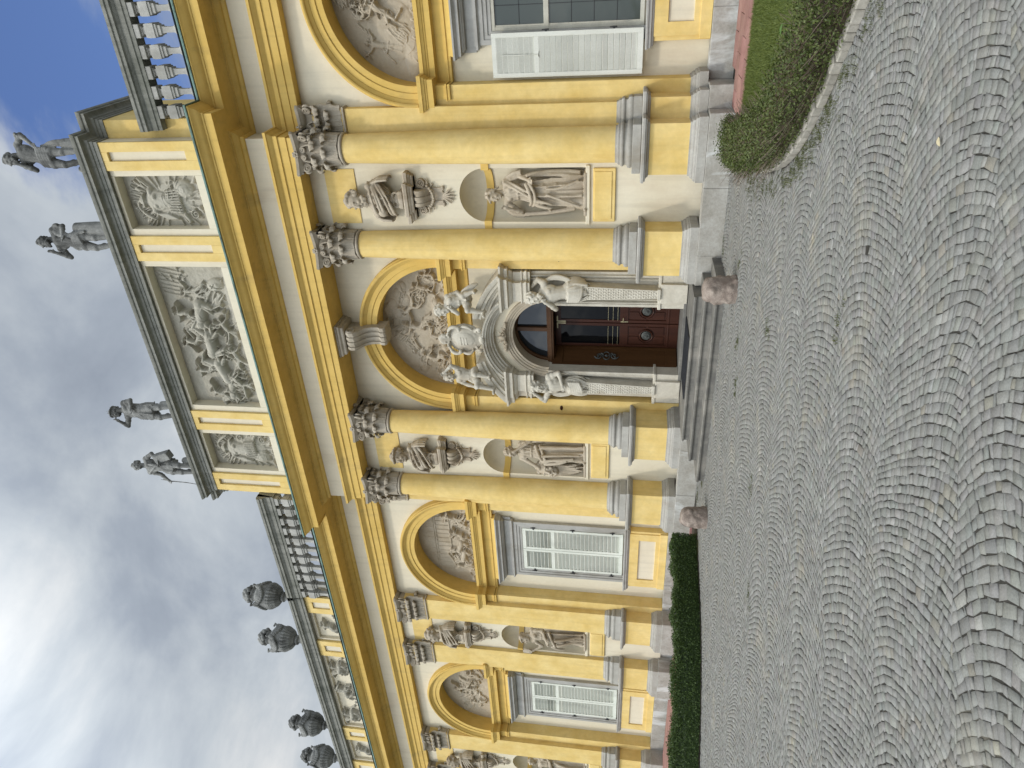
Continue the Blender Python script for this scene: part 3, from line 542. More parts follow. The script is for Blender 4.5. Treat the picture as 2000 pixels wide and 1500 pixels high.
for s in (-1, 1): g = MB().box(s*.87, s*.93, .10, .5, 1.13, 3.66).box(s*.925, s*.985, .13, .5, 1.13, 3.66).box(s*.98, s*1.03, .17, .5, 1.13, 3.66).tube([(s*.955, .125, 1.14), (s*.955, .125, 3.65)], .022, 10); g.build('door_jamb', 'portal_white', portal, smooth=35)
MB().arc(0, 3.63, [(.88, .62), (.88, .26), (.93, .255), (.94, .235), (.985, .235), (.995, .21), (1.04, .20), (1.05, .18), (1.10, .18), (1.11, .26)], 0, PI, 48).build('door_arch', 'relief_stone', portal, smooth=28)
zc = 3.86; a0 = math.asin((4.74-zc)/1.34)
MB().arc(0, zc, [(1.10, .4), (1.10, .12), (1.14, .115), (1.15, .06), (1.19, .05), (1.20, .01), (1.24, -.02), (1.25, -.07), (1.30, -.08), (1.305, -.11), (1.345, -.12), (1.35, .5)], a0, PI-a0, 40).build('door_hood', 'portal_white', portal, smooth=28)
# dark timber: lining, transom, leaves, fanlight
lin = MB()
for s in (-1, 1):
    lin.add([(s*.875, .42, .58), (s*.66, .98, .58), (s*.66, .98, 3.6), (s*.875, .42, 3.6), (s*.90, .42, .58), (s*.90, 1.0, .58), (s*.90, 1.0, 3.6), (s*.90, .42, 3.6)], [(0, 1, 2, 3), (4, 7, 6, 5), (0, 4, 5, 1), (3, 2, 6, 7), (0, 3, 7, 4)])
    for z0_, z1_ in ((.80, 3.42),):
        A = np.array((s*.875, .42)); B = np.array((s*.66, .98)); nn = np.array((-s*.934, -.358))
        for u0, u1, za, zb in ((.0, .10, .6, 3.6), (.9, 1.0, .6, 3.6), (.1, .9, .6, .85), (.1, .9, 3.35, 3.6)):
            p0, p1 = A + (B-A)*u0, A + (B-A)*u1; q0, q1 = p0 + nn*.018, p1 + nn*.018
            lin.add([(*p0, za), (*p1, za), (*p1, zb), (*p0, zb), (*q0, za), (*q1, za), (*q1, zb), (*q0, zb)], [(4, 5, 6, 7), (0, 4, 7, 3), (1, 2, 6, 5), (3, 7, 6, 2), (0, 1, 5, 4)])
lin.box(-.9, .9, .55, .75, 3.56, 3.72, .01).box(-.9, .9, .53, .6, 3.60, 3.68, .01)
lin.arc(0, 3.66, [(.79, .72), (.79, .60), (.82, .58), (.86, .58), (.89, .62), (.89, .72)], 0, PI, 40).box(-.055, .055, .57, .70, 3.7, 4.46, .01)
door = lin.build('door', 'jamb_wood', palace, smooth=28)
for s in (-1, 1):      # fanlight quarter panes
    a0, a1 = (0, PI/2) if s > 0 else (PI/2, PI); pts = [(0, 3.66)] + [(.8*math.cos(a), 3.66 + .8*math.sin(a)) for a in np.linspace(a0, a1, 20)]
    MB().prism(pts, .655, .665).build('pane', 'fan_glass', door, smooth=0)
for s in (-1, 1):
    a, b = (.008, .655) if s > 0 else (-.655, -.008); x0, x1 = a, b; Y = 1.0; xm = (a+b)/2
    lf = MB().box(x0, x0+.075, Y, Y+.05, .58, 3.56, .004).box(x1-.075, x1, Y, Y+.05, .58, 3.56, .004)
    for za, zb in ((.58, .88), (1.78, 1.98), (3.42, 3.56)): lf.box(x0+.07, x1-.07, Y+.002, Y+.05, za, zb)
    lf.box(x0+.07, x1-.07, Y+.025, Y+.05, .87, 1.79).box(x0+.0, x1-.0, Y-.012, Y+.02, .80, .84, .006)
    for i, j in ((-1, -1), (-1, 1), (1, -1), (1, 1)):   # four raised corner fields with a quarter bitten out by the roundel
        cx, cz = xm, 1.335; A = [(i*.225, j*.415), (i*.225, j*.03), (i*.20, j*.03)] + [(i*.2*math.cos(t), j*.2*math.sin(t)) for t in np.linspace(.15, PI/2-.15, 8)] + [(i*.03, j*.2), (i*.03, j*.415)]
        lf.prism([(cx+p, cz+q) for p, q in A], Y+.008, Y+.03)
    lf.arc(xm, 1.335, [(.135, Y+.03), (.135, Y-.01), (.15, Y-.02), (.165, Y-.01), (.165, Y+.03)], 0, 2*PI, 32, cap=False)
    o = lf.build('door_leaf', 'door_wood', door, smooth=30, bevel=.003)
    bm_ = MB()
    for r, d in ((.115, .0), (.095, -.02), (.06, -.03), (.03, -.05)): bm_.arc(xm, 1.335, [(.0005, Y+.02), (.0005, Y-.02+d), (r*.8, Y-.015+d), (r, Y+d+.005), (r, Y+.03)], 0, 2*PI, 24, cap=False)
    for t in range(12): bm_.ell((xm + .085*math.cos(t*PI/6), Y-.012, 1.335 + .085*math.sin(t*PI/6)), .012)
    bm_.build('medallion', 'bronze', door, smooth=40)
    MB().box(x0+.07, x1-.07, Y+.02, Y+.026, 1.97, 3.43).build('pane', 'door_glass', door, smooth=0)
    for k in range(3): MB().tube([(x0+.07, Y-.012, 2.03 + k*.115), (x1-.07, Y-.012, 2.03 + k*.115)], .006, 8).build('push_bar', 'brass', door, smooth=40)
    MB().box(x0+.005 if s > 0 else x1-.03, x0+.03 if s > 0 else x1-.005, Y-.008, Y, 3.30, 3.52).box(x0+.005 if s > 0 else x1-.16, x0+.16 if s > 0 else x1-.005, Y-.01, Y, 3.49, 3.52).build('corner_plate', 'brass', door, smooth=0)
MB().box(.03, .06, .985, 1.0, 1.78, 1.96, .003).cap((.045, .95, 1.90), (.16, .95, 1.90), .010, .008).cap((.045, 1.0, 1.90), (.045, .95, 1.90), .009, .009).build('door_handle', 'brass', door, smooth=40)
# bronze scroll mounts on the lining
mt = MB()
for s in (-1, 1):
    A = np.array((s*.875, .42)); B = np.array((s*.66, .98)); nn = np.array((-s*.934, -.358))
    def onp(u, z, d=.022): p = A + (B-A)*u + nn*d; return (p[0], p[1], z)
    for j in (-1, 1):
        mt.tube([onp(.5 + .17*(1-t)*math.cos(2+t*9), 2.28 + j*(.19 + .10*(1-t)*math.sin(2+t*9))) for t in np.linspace(0, .9, 20)], [.018, .008], 6)
        mt.tube([onp(.5 + .12*math.sin(t*6), 2.28 + j*(.06 + .24*t)) for t in np.linspace(0, 1, 16)], [.022, .007], 6)
    mt.tube([onp(.5 + .2*math.cos(t), 2.28 + .085*math.sin(t)) for t in np.linspace(0, 2*PI, 20)], .014, 6); mt.ell(onp(.5, 2.28), .035)
mt.build('door_mount', 'bronze', door, smooth=40)
MB().box(-.93, .93, 1.1, 1.12, .5, 4.6).build('vestibule_back', 'dark_room', door, smooth=0)
MB().box(-1.05, 1.05, .05, 1.1, .50, .575, .012).build('threshold', 'step_stone', portal, smooth=0)
# carved tuft at the crown of the door arch
g = MB()
for i in range(26):
    t = random.uniform(-1, 1); r0 = random.uniform(.0, .16); base = np.array((t*.24, .17, 4.66 + (1-abs(t))*.05))
    tip = base + np.array((t*.2 + random.uniform(-.06, .06), -random.uniform(.0, .06), random.uniform(-.06, .20)*(1.1-abs(t)))); mid = (base+tip)/2 + np.array((random.uniform(-.04, .04), -.05, random.uniform(-.03, .03)))
    g.tube([base, mid, tip], [.03, .026, .008], 6)
g.ell((0, .12, 4.74), (.06, .06, .09)); g.build('carved_tuft', 'relief_stone', portal, smooth=50)
# little brown oval plates on the piers
for x, y, z in ((1.99, .155, 3.36), (-1.99, .155, 3.36)): MB().ell((x, y, z), (.07, .014, .038)).build('wall_plate', 'door_wood', palace, smooth=50)
# ================================================================== carved work: tools
def remesh(mb, voxel, it=3, name='carving', fac=0.5, smooth=True):
    me = bpy.data.meshes.new('tmp'); me.from_pydata(mb.v, [], mb.f); me.update(); o = bpy.data.objects.new('tmp', me); COL.objects.link(o)
    m = o.modifiers.new('r', 'REMESH'); m.mode = 'VOXEL'; m.voxel_size = voxel; m.adaptivity = 0.0
    if it: s = o.modifiers.new('s', 'SMOOTH'); s.factor = fac; s.iterations = it
    dg = bpy.context.evaluated_depsgraph_get(); r = bpy.data.meshes.new_from_object(o.evaluated_get(dg)); r.name = name
    bpy.data.objects.remove(o); bpy.data.meshes.remove(me)
    r.polygons.foreach_set('use_smooth', [True]*len(r.polygons)); return r
A3 = lambda *p: np.array(p, float)
def rotm(yaw=0, pitch=0, roll=0): return np.array((Matrix.Rotation(yaw, 3, 'Z') @ Matrix.Rotation(pitch, 3, 'X') @ Matrix.Rotation(roll, 3, 'Y')))
def head(mb, c, s=1.0, yaw=0, pitch=0, roll=0, beard=False, hair='curly', seed=1):
    """head facing -y; hair 'curly', 'bun', 'wreath'"""
    rg = np.random.default_rng(seed); Rm = rotm(yaw, pitch, roll); c = np.array(c, float); L = lambda p: c + Rm @ (np.array(p)*s)
    e = Euler(Matrix(Rm.tolist()).to_euler())
    E = lambda p, r: mb.ell(L(p), tuple(q*s for q in ((r,)*3 if np.isscalar(r) else r)), (e.x, e.y, e.z)); K = lambda a, b, r, q: mb.cap(L(a), L(b), r*s, q*s, 8)
    E((0, .015, .03), (.078, .094, .092)); E((0, -.03, -.02), (.060, .060, .088)); E((0, -.042, -.078), (.044, .044, .038))
    K((0, -.088, .022), (0, -.110, -.026), .009, .015); K((-.046, -.078, .03), (.046, -.078, .03), .011, .011); E((.04, -.066, -.032), .02); E((-.04, -.066, -.032), .02)
    K((-.02, -.090, -.056), (.02, -.090, -.056), .008, .008); E((0, -.086, -.092), .018); E((.03, -.078, .006), .011); E((-.03, -.078, .006), .011)
    for q in (-1, 1): E((q*.078, .008, -.005), (.012, .022, .03))
    n = 60 if hair != 'bun' else 34
    for i in range(n):
        a = rg.uniform(0, 2*PI); ph = rg.uniform(.0, 2.0); d = A3(math.sin(ph)*math.cos(a), math.sin(ph)*math.sin(a), math.cos(ph))
        if d[1] < -.25 and d[2] < .55: continue
        r = rg.uniform(.016, .027); E((d[0]*.083, .015 + d[1]*.098, .03 + d[2]*.095), r)
    if hair == 'bun': E((0, .11, .07), .045); K((-.07, -.05, .09), (.07, -.05, .09), .02, .02); K((-.08, .0, .04), (-.07, .06, -.09), .022, .016); K((.08, .0, .04), (.07, .06, -.09), .022, .016)
    if hair == 'wreath':
        for i in range(16): t = 2*PI*i/16; E((.09*math.cos(t), .015 + .105*math.sin(t), .075), (.022, .022, .016))
    if beard:
        for i in range(34):
            a = rg.uniform(-2.0, 2.0); E((math.sin(a)*.062, -.03 - .05*math.cos(a), -.07 - rg.uniform(0, .07)*max(.2, math.cos(a))), rg.uniform(.014, .022))
def hand(mb, w, d, s=1.0, curl=.5, side=1):
    """palm and five fingers at the wrist w, pointing along d"""
    w = np.array(w, float); d = np.array(d, float); d /= np.linalg.norm(d); up = A3(0, -1, .2); sd = np.cross(d, up); sd /= np.linalg.norm(sd); nn = np.cross(sd, d)
    mb.cap(w, w + d*.06*s, .03*s, .036*s, 8)
    for i in range(4):
        b = w + d*.085*s + sd*(i-1.5)*.021*s; k = b + d*.036*s*(1, 1.12, 1.08, .85)[i] + nn*.008*s; t = k + (d*(1-curl) + nn*curl*1.1)*.036*s
        mb.cap(b, k, .011*s, .010*s, 6); mb.cap(k, t, .010*s, .008*s, 6)
    b = w + d*.03*s + sd*.034*s*side; k = b + (d*.7 + sd*side*.7)*.035*s; mb.cap(b, k, .013*s, .011*s, 6); mb.cap(k, k + d*.03*s + nn*.01*s, .011*s, .008*s, 6)
def body(mb, J, s=1.0, fem=False, legs=True, hands=True, thick=1.0):
    """one figure; joints in metres for a 1.8 m body, scaled by s about the origin"""
    D = dict(pel=(0, 0, .98), wst=(0, 0, 1.14), chs=(0, 0, 1.33), nck=(0, .0, 1.50), hd=(0, -.02, 1.66), sL=(-.19, 0, 1.43), eL=(-.27, .02, 1.16), wL=(-.27, -.05, .92), sR=(.19, 0, 1.43), eR=(.27, .02, 1.16), wR=(.27, -.05, .92),
             hL=(-.095, 0, .94), kL=(-.11, -.03, .51), aL=(-.12, .02, .09), hR=(.095, 0, .94), kR=(.11, -.03, .51), aR=(.12, .02, .09)); D.update(J)
    P = {k: np.array(v, float)*s for k, v in D.items()}; t = s*thick
    mb.ell(P['pel'], (.155*t, .115*t, .115*t)); mb.cap(P['pel'], P['wst'], .118*t, .11*t, 12); mb.cap(P['wst'], P['chs'], .112*t, .125*t, 12); mb.ell(P['chs'], (.165*t, .112*t, .155*t))
    mb.cap(P['sL'], P['sR'], .062*t, .062*t, 10); mb.cap(P['chs'] + A3(0, 0, .1)*s, P['nck'], .085*t, .06*t); mb.cap(P['nck'], P['hd'] - A3(0, 0, .05)*s, .055*t, .052*t)
    for q in (-1, 1):
        mb.ell(P['chs'] + A3(q*.075, -.085, .035)*s, ((.062, .055, .058) if fem else (.075, .045, .055))*np.array(t)); mb.ell(P['pel'] + A3(q*.07, .08, -.04)*s, .075*t)
    if not fem:
        for z in (.0, -.055, -.11): 
            for q in (-1, 1): mb.ell(P['wst']*.5 + P['chs']*.5 + A3(q*.035, -.098, z + .02)*s, (.032*t, .022*t, .027*t))
    for a in 'LR':
        S, E_, W = P['s'+a], P['e'+a], P['w'+a]; mb.ell(S, .066*t); mb.cap(S, E_, .054*t, .041*t); mb.ell(S*.6 + E_*.4, .056*t); mb.cap(E_, W, .043*t, .029*t); mb.ell(E_*.7 + W*.3, .045*t)
        if hands: hand(mb, W, W - E_, s*1.05, .5, 1 if a == 'L' else -1)
        if legs:
            H, Kn, An = P['h'+a], P['k'+a], P['a'+a]; mb.cap(H, Kn, .092*t, .058*t, 12); mb.ell(H*.6 + Kn*.4 + A3(0, -.02, 0)*s, .088*t); mb.ell(Kn + A3(0, -.015, 0)*s, .058*t); mb.cap(Kn, An, .055*t, .036*t); mb.ell(Kn*.68 + An*.32 + A3(0, .025, 0)*s, .058*t)
            mb.cap(An + A3(0, .03, -.03)*s, An + A3((-.03 if a == 'L' else .03), -.13, -.055)*s, .038*t, .028*t); mb.cap(An + A3(0, 0, -.01)*s, An + A3(0, .04, -.05)*s, .035*t, .035*t)
    return P
def robe(mb, lv, k=9, phase=0.0, twist=0.8, seg=90, seed=0):
    """closed cloth column with deep folds; lv rows are (cx, cy, z, rx, ry, fold depth)"""
    rg = np.random.default_rng(seed); th = np.linspace(0, 2*PI, seg, endpoint=False); ph2 = rg.uniform(0, 6, 3); vs = []; fs = []; n = len(lv)
    lv = np.array(lv, float); zz = np.linspace(0, 1, n); m = max(n*4, 18); Lv = np.array([[np.interp(q, zz, lv[:, c]) for c in range(6)] for q in np.linspace(0, 1, m)])
    for cx, cy, z, rx, ry, am in Lv:
        w = th*k + phase + twist*z*2; f = (1 - 2*np.abs(np.sin(w/2 + .35*np.sin(th*2 + ph2[0])))**.75) + .5*np.sin(th*(k*1.7//1) + ph2[1] + z*1.3); r = 1 + 1.6*am*f
        vs += [(cx + rx*r[i]*math.cos(th[i]), cy + ry*r[i]*math.sin(th[i]), z) for i in range(seg)]
    for j in range(m-1):
        for i in range(seg): q = (i+1) % seg; fs.append((j*seg+i, j*seg+q, (j+1)*seg+q, (j+1)*seg+i))
    fs.append(tuple(range(seg-1, -1, -1))); fs.append(tuple(range((m-1)*seg, m*seg))); mb.add(vs, fs)
def bez(p, n=14):
    p = [np.array(q, float) for q in p]; out = []
    for t in np.linspace(0, 1, n):
        q = p[:]
        while len(q) > 1: q = [a*(1-t) + b*t for a, b in zip(q[:-1], q[1:])]
        out.append(q[0])
    return out
def fold(mb, p, r, n=14, flat=1.0): mb.tube(bez(p, n), np.asarray(r)*.72, 8, flat)
def drape(mb, top, bot, n, r=(.03, .022), sag=0.0, seed=0, fwd=(0, -.03, 0)):
    rg = np.random.default_rng(seed); T = bez(top, n); B = bez(bot, n)
    for i in range(n): j = rg.uniform(-.02, .02, 3); fold(mb, [T[i], (T[i]+B[i])/2 + np.array(fwd)*rg.uniform(.2, 1.2) + j + A3(0, 0, -sag), B[i] + j], [r[0]*rg.uniform(.8, 1.2), r[1]*rg.uniform(.8, 1.25)], 10)
# ---- Corinthian capitals
def leaf_grid(h, W, curl=.075, nu=9, nv=14, thick=.022):
    """(lateral, outward, up) of an acanthus leaf with curled tip"""
    F = []; Bk = []
    for j in range(nv+1):
        v = j/nv
        if v < .68: z = h*v/.68*.92; o = .012 + .035*v; dz, do = 1, .05
        else:
            f = (v-.68)/.32*math.radians(215); z = h*.92 + curl*math.sin(f)*.95; o = .012 + .0238 + curl*(1-math.cos(f)); 
        w = W*(.72 + .28*math.sin(min(1, v/.68)*PI*.62))*(1 + .13*math.cos(v*PI*7)) * (1 if v < .7 else max(.6, 1 - ((v-.7)/.3)**2*.36)); row = []; rb = []
        for i in range(nu+1):
            u = -1 + 2*i/nu; rib = .007*math.cos(u*PI*3.0) + .020*(1-abs(u))**2 - .012*u*u + (.010*math.cos(u*PI*4.5) if v > .72 else 0); row.append((u*w, o + rib, z - .02*abs(u)*(v > .6))); rb.append((u*w, o + rib - thick, z - (.018 if v > .7 else 0)))
        F.append(row); Bk.append(rb)
    return F, Bk
def put_leaf(mb, fn, h, W, curl):
    F, Bk = leaf_grid(h, W, curl); nv = len(F); nu = len(F[0]); vs = [fn(*p) for r in F for p in r] + [fn(*p) for r in Bk for p in r]; fs = []; b = nv*nu
    for j in range(nv-1):
        for i in range(nu-1): a = j*nu+i; fs.append((a, a+1, a+nu+1, a+nu)); fs.append((b+a, b+a+nu, b+a+nu+1, b+a+1))
    for j in range(nv-1): a = j*nu; fs.append((a, a+nu, b+a+nu, b+a)); a += nu-1; fs.append((a, b+a, b+a+nu, a+nu))
    for i in range(nu-1): a = (nv-1)*nu+i; fs.append((a, a+1, b+a+1, b+a))
    mb.add(vs, fs)
def volute(mb, fn, r=.085, turns=2.4, stem=None):
    """spiral scroll; fn maps (outward, up, sideways) to space; centre at the origin"""
    P = [(r*(1-.85*t)*math.cos(PI*.5 + 2*PI*turns*t), r*(1-.85*t)*math.sin(PI*.5 + 2*PI*turns*t)) for t in np.linspace(0, 1, 40)]
    if stem: P = bez(list(stem) + [P[0]], 10)[:-1] + [A3(*p) for p in P]
    for sd in (-.022, .022): mb.tube([fn(p[0], p[1], sd) for p in P], np.interp(np.linspace(0, 1, len(P)), [0, .4, 1], [.016, .022, .010]), 7)
    mb.ell(fn(0, 0, -.03), .022); mb.ell(fn(0, 0, .03), .022)
def abacus(mb, hx, hy0, hy1, z0, z1, dent=.10):
    """concave-sided slab with cut corners"""
    def ring(e, z):
        P = []; c = [(-hx, hy0), (hx, hy0), (hx, hy1), (-hx, hy1)]; 
        for i in range(4):
            a = np.array(c[i]); b = np.array(c[(i+1) % 4]); d = b-a; L = np.hypot(*d); d /= L; inn = np.array([-d[1], d[0]])
            for t in np.linspace(.06, .94, 9): q = a + d*L*t + inn*(dent*(4*t*(1-t))**.8*(L/(2*hx)) - e); P.append((q[0], q[1], z))
        return P
    rows = [ring(-.06, z0), ring(-.02, z0 + (z1-z0)*.35), ring(.0, z0 + (z1-z0)*.5), ring(.012, z0 + (z1-z0)*.55), ring(.02, z1)]; n = len(rows[0]); vs = [p for r in rows for p in r]; fs = [tuple(range(n-1, -1, -1)), tuple(range(4*n, 5*n))]
    for j in range(4):
        for i in range(n): k = (i+1) % n; fs.append((j*n+i, j*n+k, (j+1)*n+k, (j+1)*n+i))
    mb.add(vs, fs)
def flower(mb, c, r):
    c = np.array(c)
    for i in range(6): a = i*PI/3; mb.ell(c + A3(r*.6*math.cos(a), -.01, r*.6*math.sin(a)), (r*.42, r*.3, r*.42))
    mb.ell(c + A3(0, -r*.3, 0), r*.35)
H = .97
def column_capital():
    g = MB(); g.lathe([(.29, -.04), (.315, -.038), (.335, -.015), (.335, .01), (.315, .03), (.298, .034), (.288, .05), (.285, .4), (.30, .62), (.34, .78), (.365, .84), (.30, .86)], seg=40)
    for i in range(8):
        a = i*PI/4 + PI/8*0; put_leaf(g, lambda l, o, z, a=a: ((.287+o)*math.cos(a) - l*math.sin(a), (.287+o)*math.sin(a) + l*math.cos(a), z + .05), .30, .120, .072)
    for i in range(8):
        a = i*PI/4 + PI/8; put_leaf(g, lambda l, o, z, a=a: ((.300+o)*math.cos(a) - l*math.sin(a), (.300+o)*math.sin(a) + l*math.cos(a), z + .06), .53, .122, .080)
    for i in range(4):
        a = PI/4 + i*PI/2; ca, sa = math.cos(a), math.sin(a)
        volute(g, lambda o, u, s, ca=ca, sa=sa: ((.47+o)*ca - s*sa*1.6, (.47+o)*sa + s*ca*1.6, .755+u), .095, 2.3, [(-.17, -.25), (-.16, .0), (-.10, .10)])
        put_leaf(g, lambda l, o, z, a=a: ((.33+o)*math.cos(a) - l*math.sin(a), (.33+o)*math.sin(a) + l*math.cos(a), z + .42), .22, .075, .05)
        for s2 in (-1, 1):     # small inner scrolls meeting under the flower
            b = i*PI/2 + s2*.20; volute(g, lambda o, u, s, b=b, s2=s2: ((.36+s)*math.cos(b) - s2*o*math.sin(b), (.36+s)*math.sin(b) + s2*o*math.cos(b), .775+u), .05, 1.8, [(.10, -.22), (.11, -.02), (.04, .06)])
        b = i*PI/2; q = MB(); flower(q, (0, 0, 0), .075); q.xform(Matrix.Translation((.445*math.cos(b), .445*math.sin(b), .915)) @ Matrix.Rotation(b + PI/2, 4, 'Z')); g.add(q.v, q.f)
    abacus(g, .475, -.475, .475, .835, H, .11); return g.mesh('capital', 50)
def pilaster_capital(hw=.43, leaves=4):
    """flat version; local y = 0 is the pilaster face"""
    g = MB(); g.sweep([(-hw, .4), (-hw, 0), (hw, 0), (hw, .4)], [(-.05, -.04), (.01, -.04), (.04, -.02), (.04, .015), (.012, .03), (-.02, .05), (-.02, .6), (.03, .84), (-.05, .86)])
    n = leaves
    for i in range(n): x = -hw + 2*hw*(i+.5)/n; put_leaf(g, lambda l, o, z, x=x: (x + l, -o + .01, z + .05), .30, .108, .072)
    for i in range(n+1): x = -hw + 2*hw*i/n; put_leaf(g, lambda l, o, z, x=x: (x*.97 + l, -o + .01, z + .06), .53, .115, .080)
    for s in (-1, 1):
        put_leaf(g, lambda l, o, z, s=s: (s*(hw - .005 + o), .14 + l, z + .05), .30, .10, .055); put_leaf(g, lambda l, o, z, s=s: (s*(hw*.9 + .02 + o*.8) + l*.3, -.02 - o*.8, z + .42), .22, .075, .05)
        volute(g, lambda o, u, q, s=s: (s*(hw + .035 + o*.75) + q*1.2, -.10 - o*.66 + q*.8, .755+u), .095, 2.3, [(-.17, -.25), (-.16, 0), (-.10, .10)])
        volute(g, lambda o, u, q, s=s: (s*(.085 - o*-1), -.035 + q, .775+u), .055, 1.8, [(.12, -.22), (.13, -.02), (.04, .06)])
    flower(g, (0, -.13, .915), .08); abacus(g, hw + .115, -.20, .62, .835, H, .07); return g.mesh('capital', 50)
cm = column_capital(); pm = pilaster_capital()
for o in [c for c in palace.children if c.name.split('.')[0] in ('column', 'pilaster')]:
    vx = np.array([v.co.x for v in o.data.vertices]); x0, x1 = vx.min(), vx.max()
    if o.name.startswith('column'): c = obj('capital', cm, 'capital_stone', o); c.location = ((x0+x1)/2, YC, 7.785)
    elif abs(x0) < 6: s = 1 if x1 > 0 else -1; c = obj('capital', pm, 'capital_stone', o); c.location = (s*(5.27-.43), .10, 7.785)
    else: c = obj('capital', pm, 'capital_stone', o); c.location = ((x0+x1)/2, .09, 7.785)
# ================================================================== reliefs
class Relief:
    def __init__(s, w, h, res=.0105, seed=0):
        s.w, s.h = w, h; s.nx, s.nz = int(w/res)+1, int(h/res)+1; s.x = np.linspace(-w/2, w/2, s.nx); s.z = np.linspace(0, h, s.nz); s.X, s.Z = np.meshgrid(s.x, s.z); s.H = np.zeros_like(s.X); s.rg = np.random.default_rng(seed)
    def win(s, x0, x1, z0, z1):
        i0, i1 = np.searchsorted(s.x, [x0, x1]); j0, j1 = np.searchsorted(s.z, [z0, z1]); return slice(max(j0-1, 0), j1+1), slice(max(i0-1, 0), i1+1)
    def ell(s, cx, cz, rx, rz, h, rot=0.0, base=0.0):
        m = max(rx, rz); w = s.win(cx-m, cx+m, cz-m, cz+m); dx, dz = s.X[w]-cx, s.Z[w]-cz; c, q = math.cos(rot), math.sin(rot); u, v = (dx*c+dz*q)/rx, (dz*c-dx*q)/rz; d = 1 - u*u - v*v
        s.H[w] = np.maximum(s.H[w], np.where(d > 0, base + h*np.sqrt(np.maximum(d, 0)), 0))
    def cap(s, a, b, ra, rb, h, base=0.0):
        m = max(ra, rb); w = s.win(min(a[0], b[0])-m, max(a[0], b[0])+m, min(a[1], b[1])-m, max(a[1], b[1])+m); dx, dz = b[0]-a[0], b[1]-a[1]; L2 = dx*dx+dz*dz+1e-9
        t = np.clip(((s.X[w]-a[0])*dx + (s.Z[w]-a[1])*dz)/L2, 0, 1); r = ra + (rb-ra)*t; d = 1 - ((s.X[w]-a[0]-t*dx)**2 + (s.Z[w]-a[1]-t*dz)**2)/(r*r)
        s.H[w] = np.maximum(s.H[w], np.where(d > 0, base + h*np.sqrt(np.maximum(d, 0)), 0))
    def line(s, p, r, h, base=0.0, n=12):
        P = bez([(a, b, 0) for a, b in p], n); R_ = [r, r] if np.isscalar(r) else r; R_ = np.interp(np.linspace(0, 1, n), np.linspace(0, 1, len(R_)), R_)
        for i in range(n-1): s.cap(P[i][:2], P[i+1][:2], R_[i], R_[i+1], h*min(1, R_[i]/max(R_)+.3), base)
    def groove(s, p, r, d, n=10):
        P = bez([(a, b, 0) for a, b in p], n); B = s.H.copy(); G = np.zeros_like(s.H); s.H, keep = G, s.H
        for i in range(n-1): s.cap(P[i][:2], P[i+1][:2], r, r*.7, d)
        s.H = np.maximum(keep - s.H, -.02)
    def head(s, x, z, k, h=.1, dr=1):
        s.ell(x, z, .075*k, .09*k, h); s.ell(x + dr*.045*k, z - .01*k, .035*k, .05*k, h*1.0); s.ell(x + dr*.075*k, z - .005*k, .018*k, .022*k, h*.95)
        for i in range(12): a = s.rg.uniform(.2, PI+.6); s.ell(x - dr*.015*k + .08*k*math.cos(a), z + .025*k + .08*k*math.sin(a), .025*k, .022*k, h*.95)
    def figure(s, x, z, k=1.0, dr=1, lean=0.0, h=.11, legs='stand', arms=((.3, .2), (-.25, -.1)), robe_=True):
        """x, z is the hip; dr which way it faces"""
        c, q = math.cos(lean), math.sin(lean); T = lambda u, v: (x + (u*c*dr + v*q)*k, z + (v*c - u*q*dr)*k); f = h
        L = {'stand': (((.06, -.38), (.04, -.75)), ((-.10, -.36), (-.16, -.72))), 'sit': (((.34, -.03), (.36, -.40)), ((.26, -.14), (.14, -.46))), 'run': (((.30, -.22), (.20, -.60)), ((-.20, -.30), (-.46, -.55))), 'kneel': (((.22, -.22), (.20, -.52)), ((.02, -.38), (-.36, -.42)))}[legs]
        for kn, an in L: s.cap(T(0, 0), T(*kn), .10*k, .07*k, f*.9); s.cap(T(*kn), T(*an), .065*k, .04*k, f*.8); s.cap(T(*an), T(an[0]+.09, an[1]-.03), .035*k, .028*k, f*.7)
        if robe_:
            for i in range(9):
                t = s.rg.uniform(0, 1); kn, an = L[i % 2]; a = T(s.rg.uniform(-.10, .10), s.rg.uniform(-.05, .12)); b = T(kn[0] + s.rg.uniform(-.1, .1), kn[1] + s.rg.uniform(-.08, .1)); e = T(an[0] + s.rg.uniform(-.12, .1), an[1] + s.rg.uniform(.0, .15)); s.line([a, b, e], [.022*k, .03*k, .016*k], f*.35, f*.62)
        s.cap(T(0, 0), T(.02, .22), .12*k, .11*k, f); s.cap(T(.02, .22), T(.03, .40), .115*k, .13*k, f*1.1); s.cap(T(-.10, .46), T(.13, .45), .06*k, .06*k, f*1.1)
        for i in range(5): s.line([T(s.rg.uniform(-.1, .1), .44), T(s.rg.uniform(-.1, .12), .25), T(s.rg.uniform(-.12, .12), .02)], [.014*k, .018*k], f*.22, f*.85)
        s.cap(T(.02, .46), T(.04, .58), .05*k, .05*k, f); hx = T(.05, .66); s.head(hx[0], hx[1], k, f*1.25, dr)
        for (ex, ez) in arms:
            sh = (.13 if ex > 0 else -.10, .44); el = (sh[0] + ex*.55, sh[1] + ez*.55 - .06); wr = (sh[0] + ex, sh[1] + ez); s.cap(T(*sh), T(*el), .055*k, .045*k, f*1.05); s.cap(T(*el), T(*wr), .044*k, .03*k, f*1.0); s.ell(*T(wr[0] + ex*.1, wr[1] + ez*.1), .04*k, .03*k, f*.9)
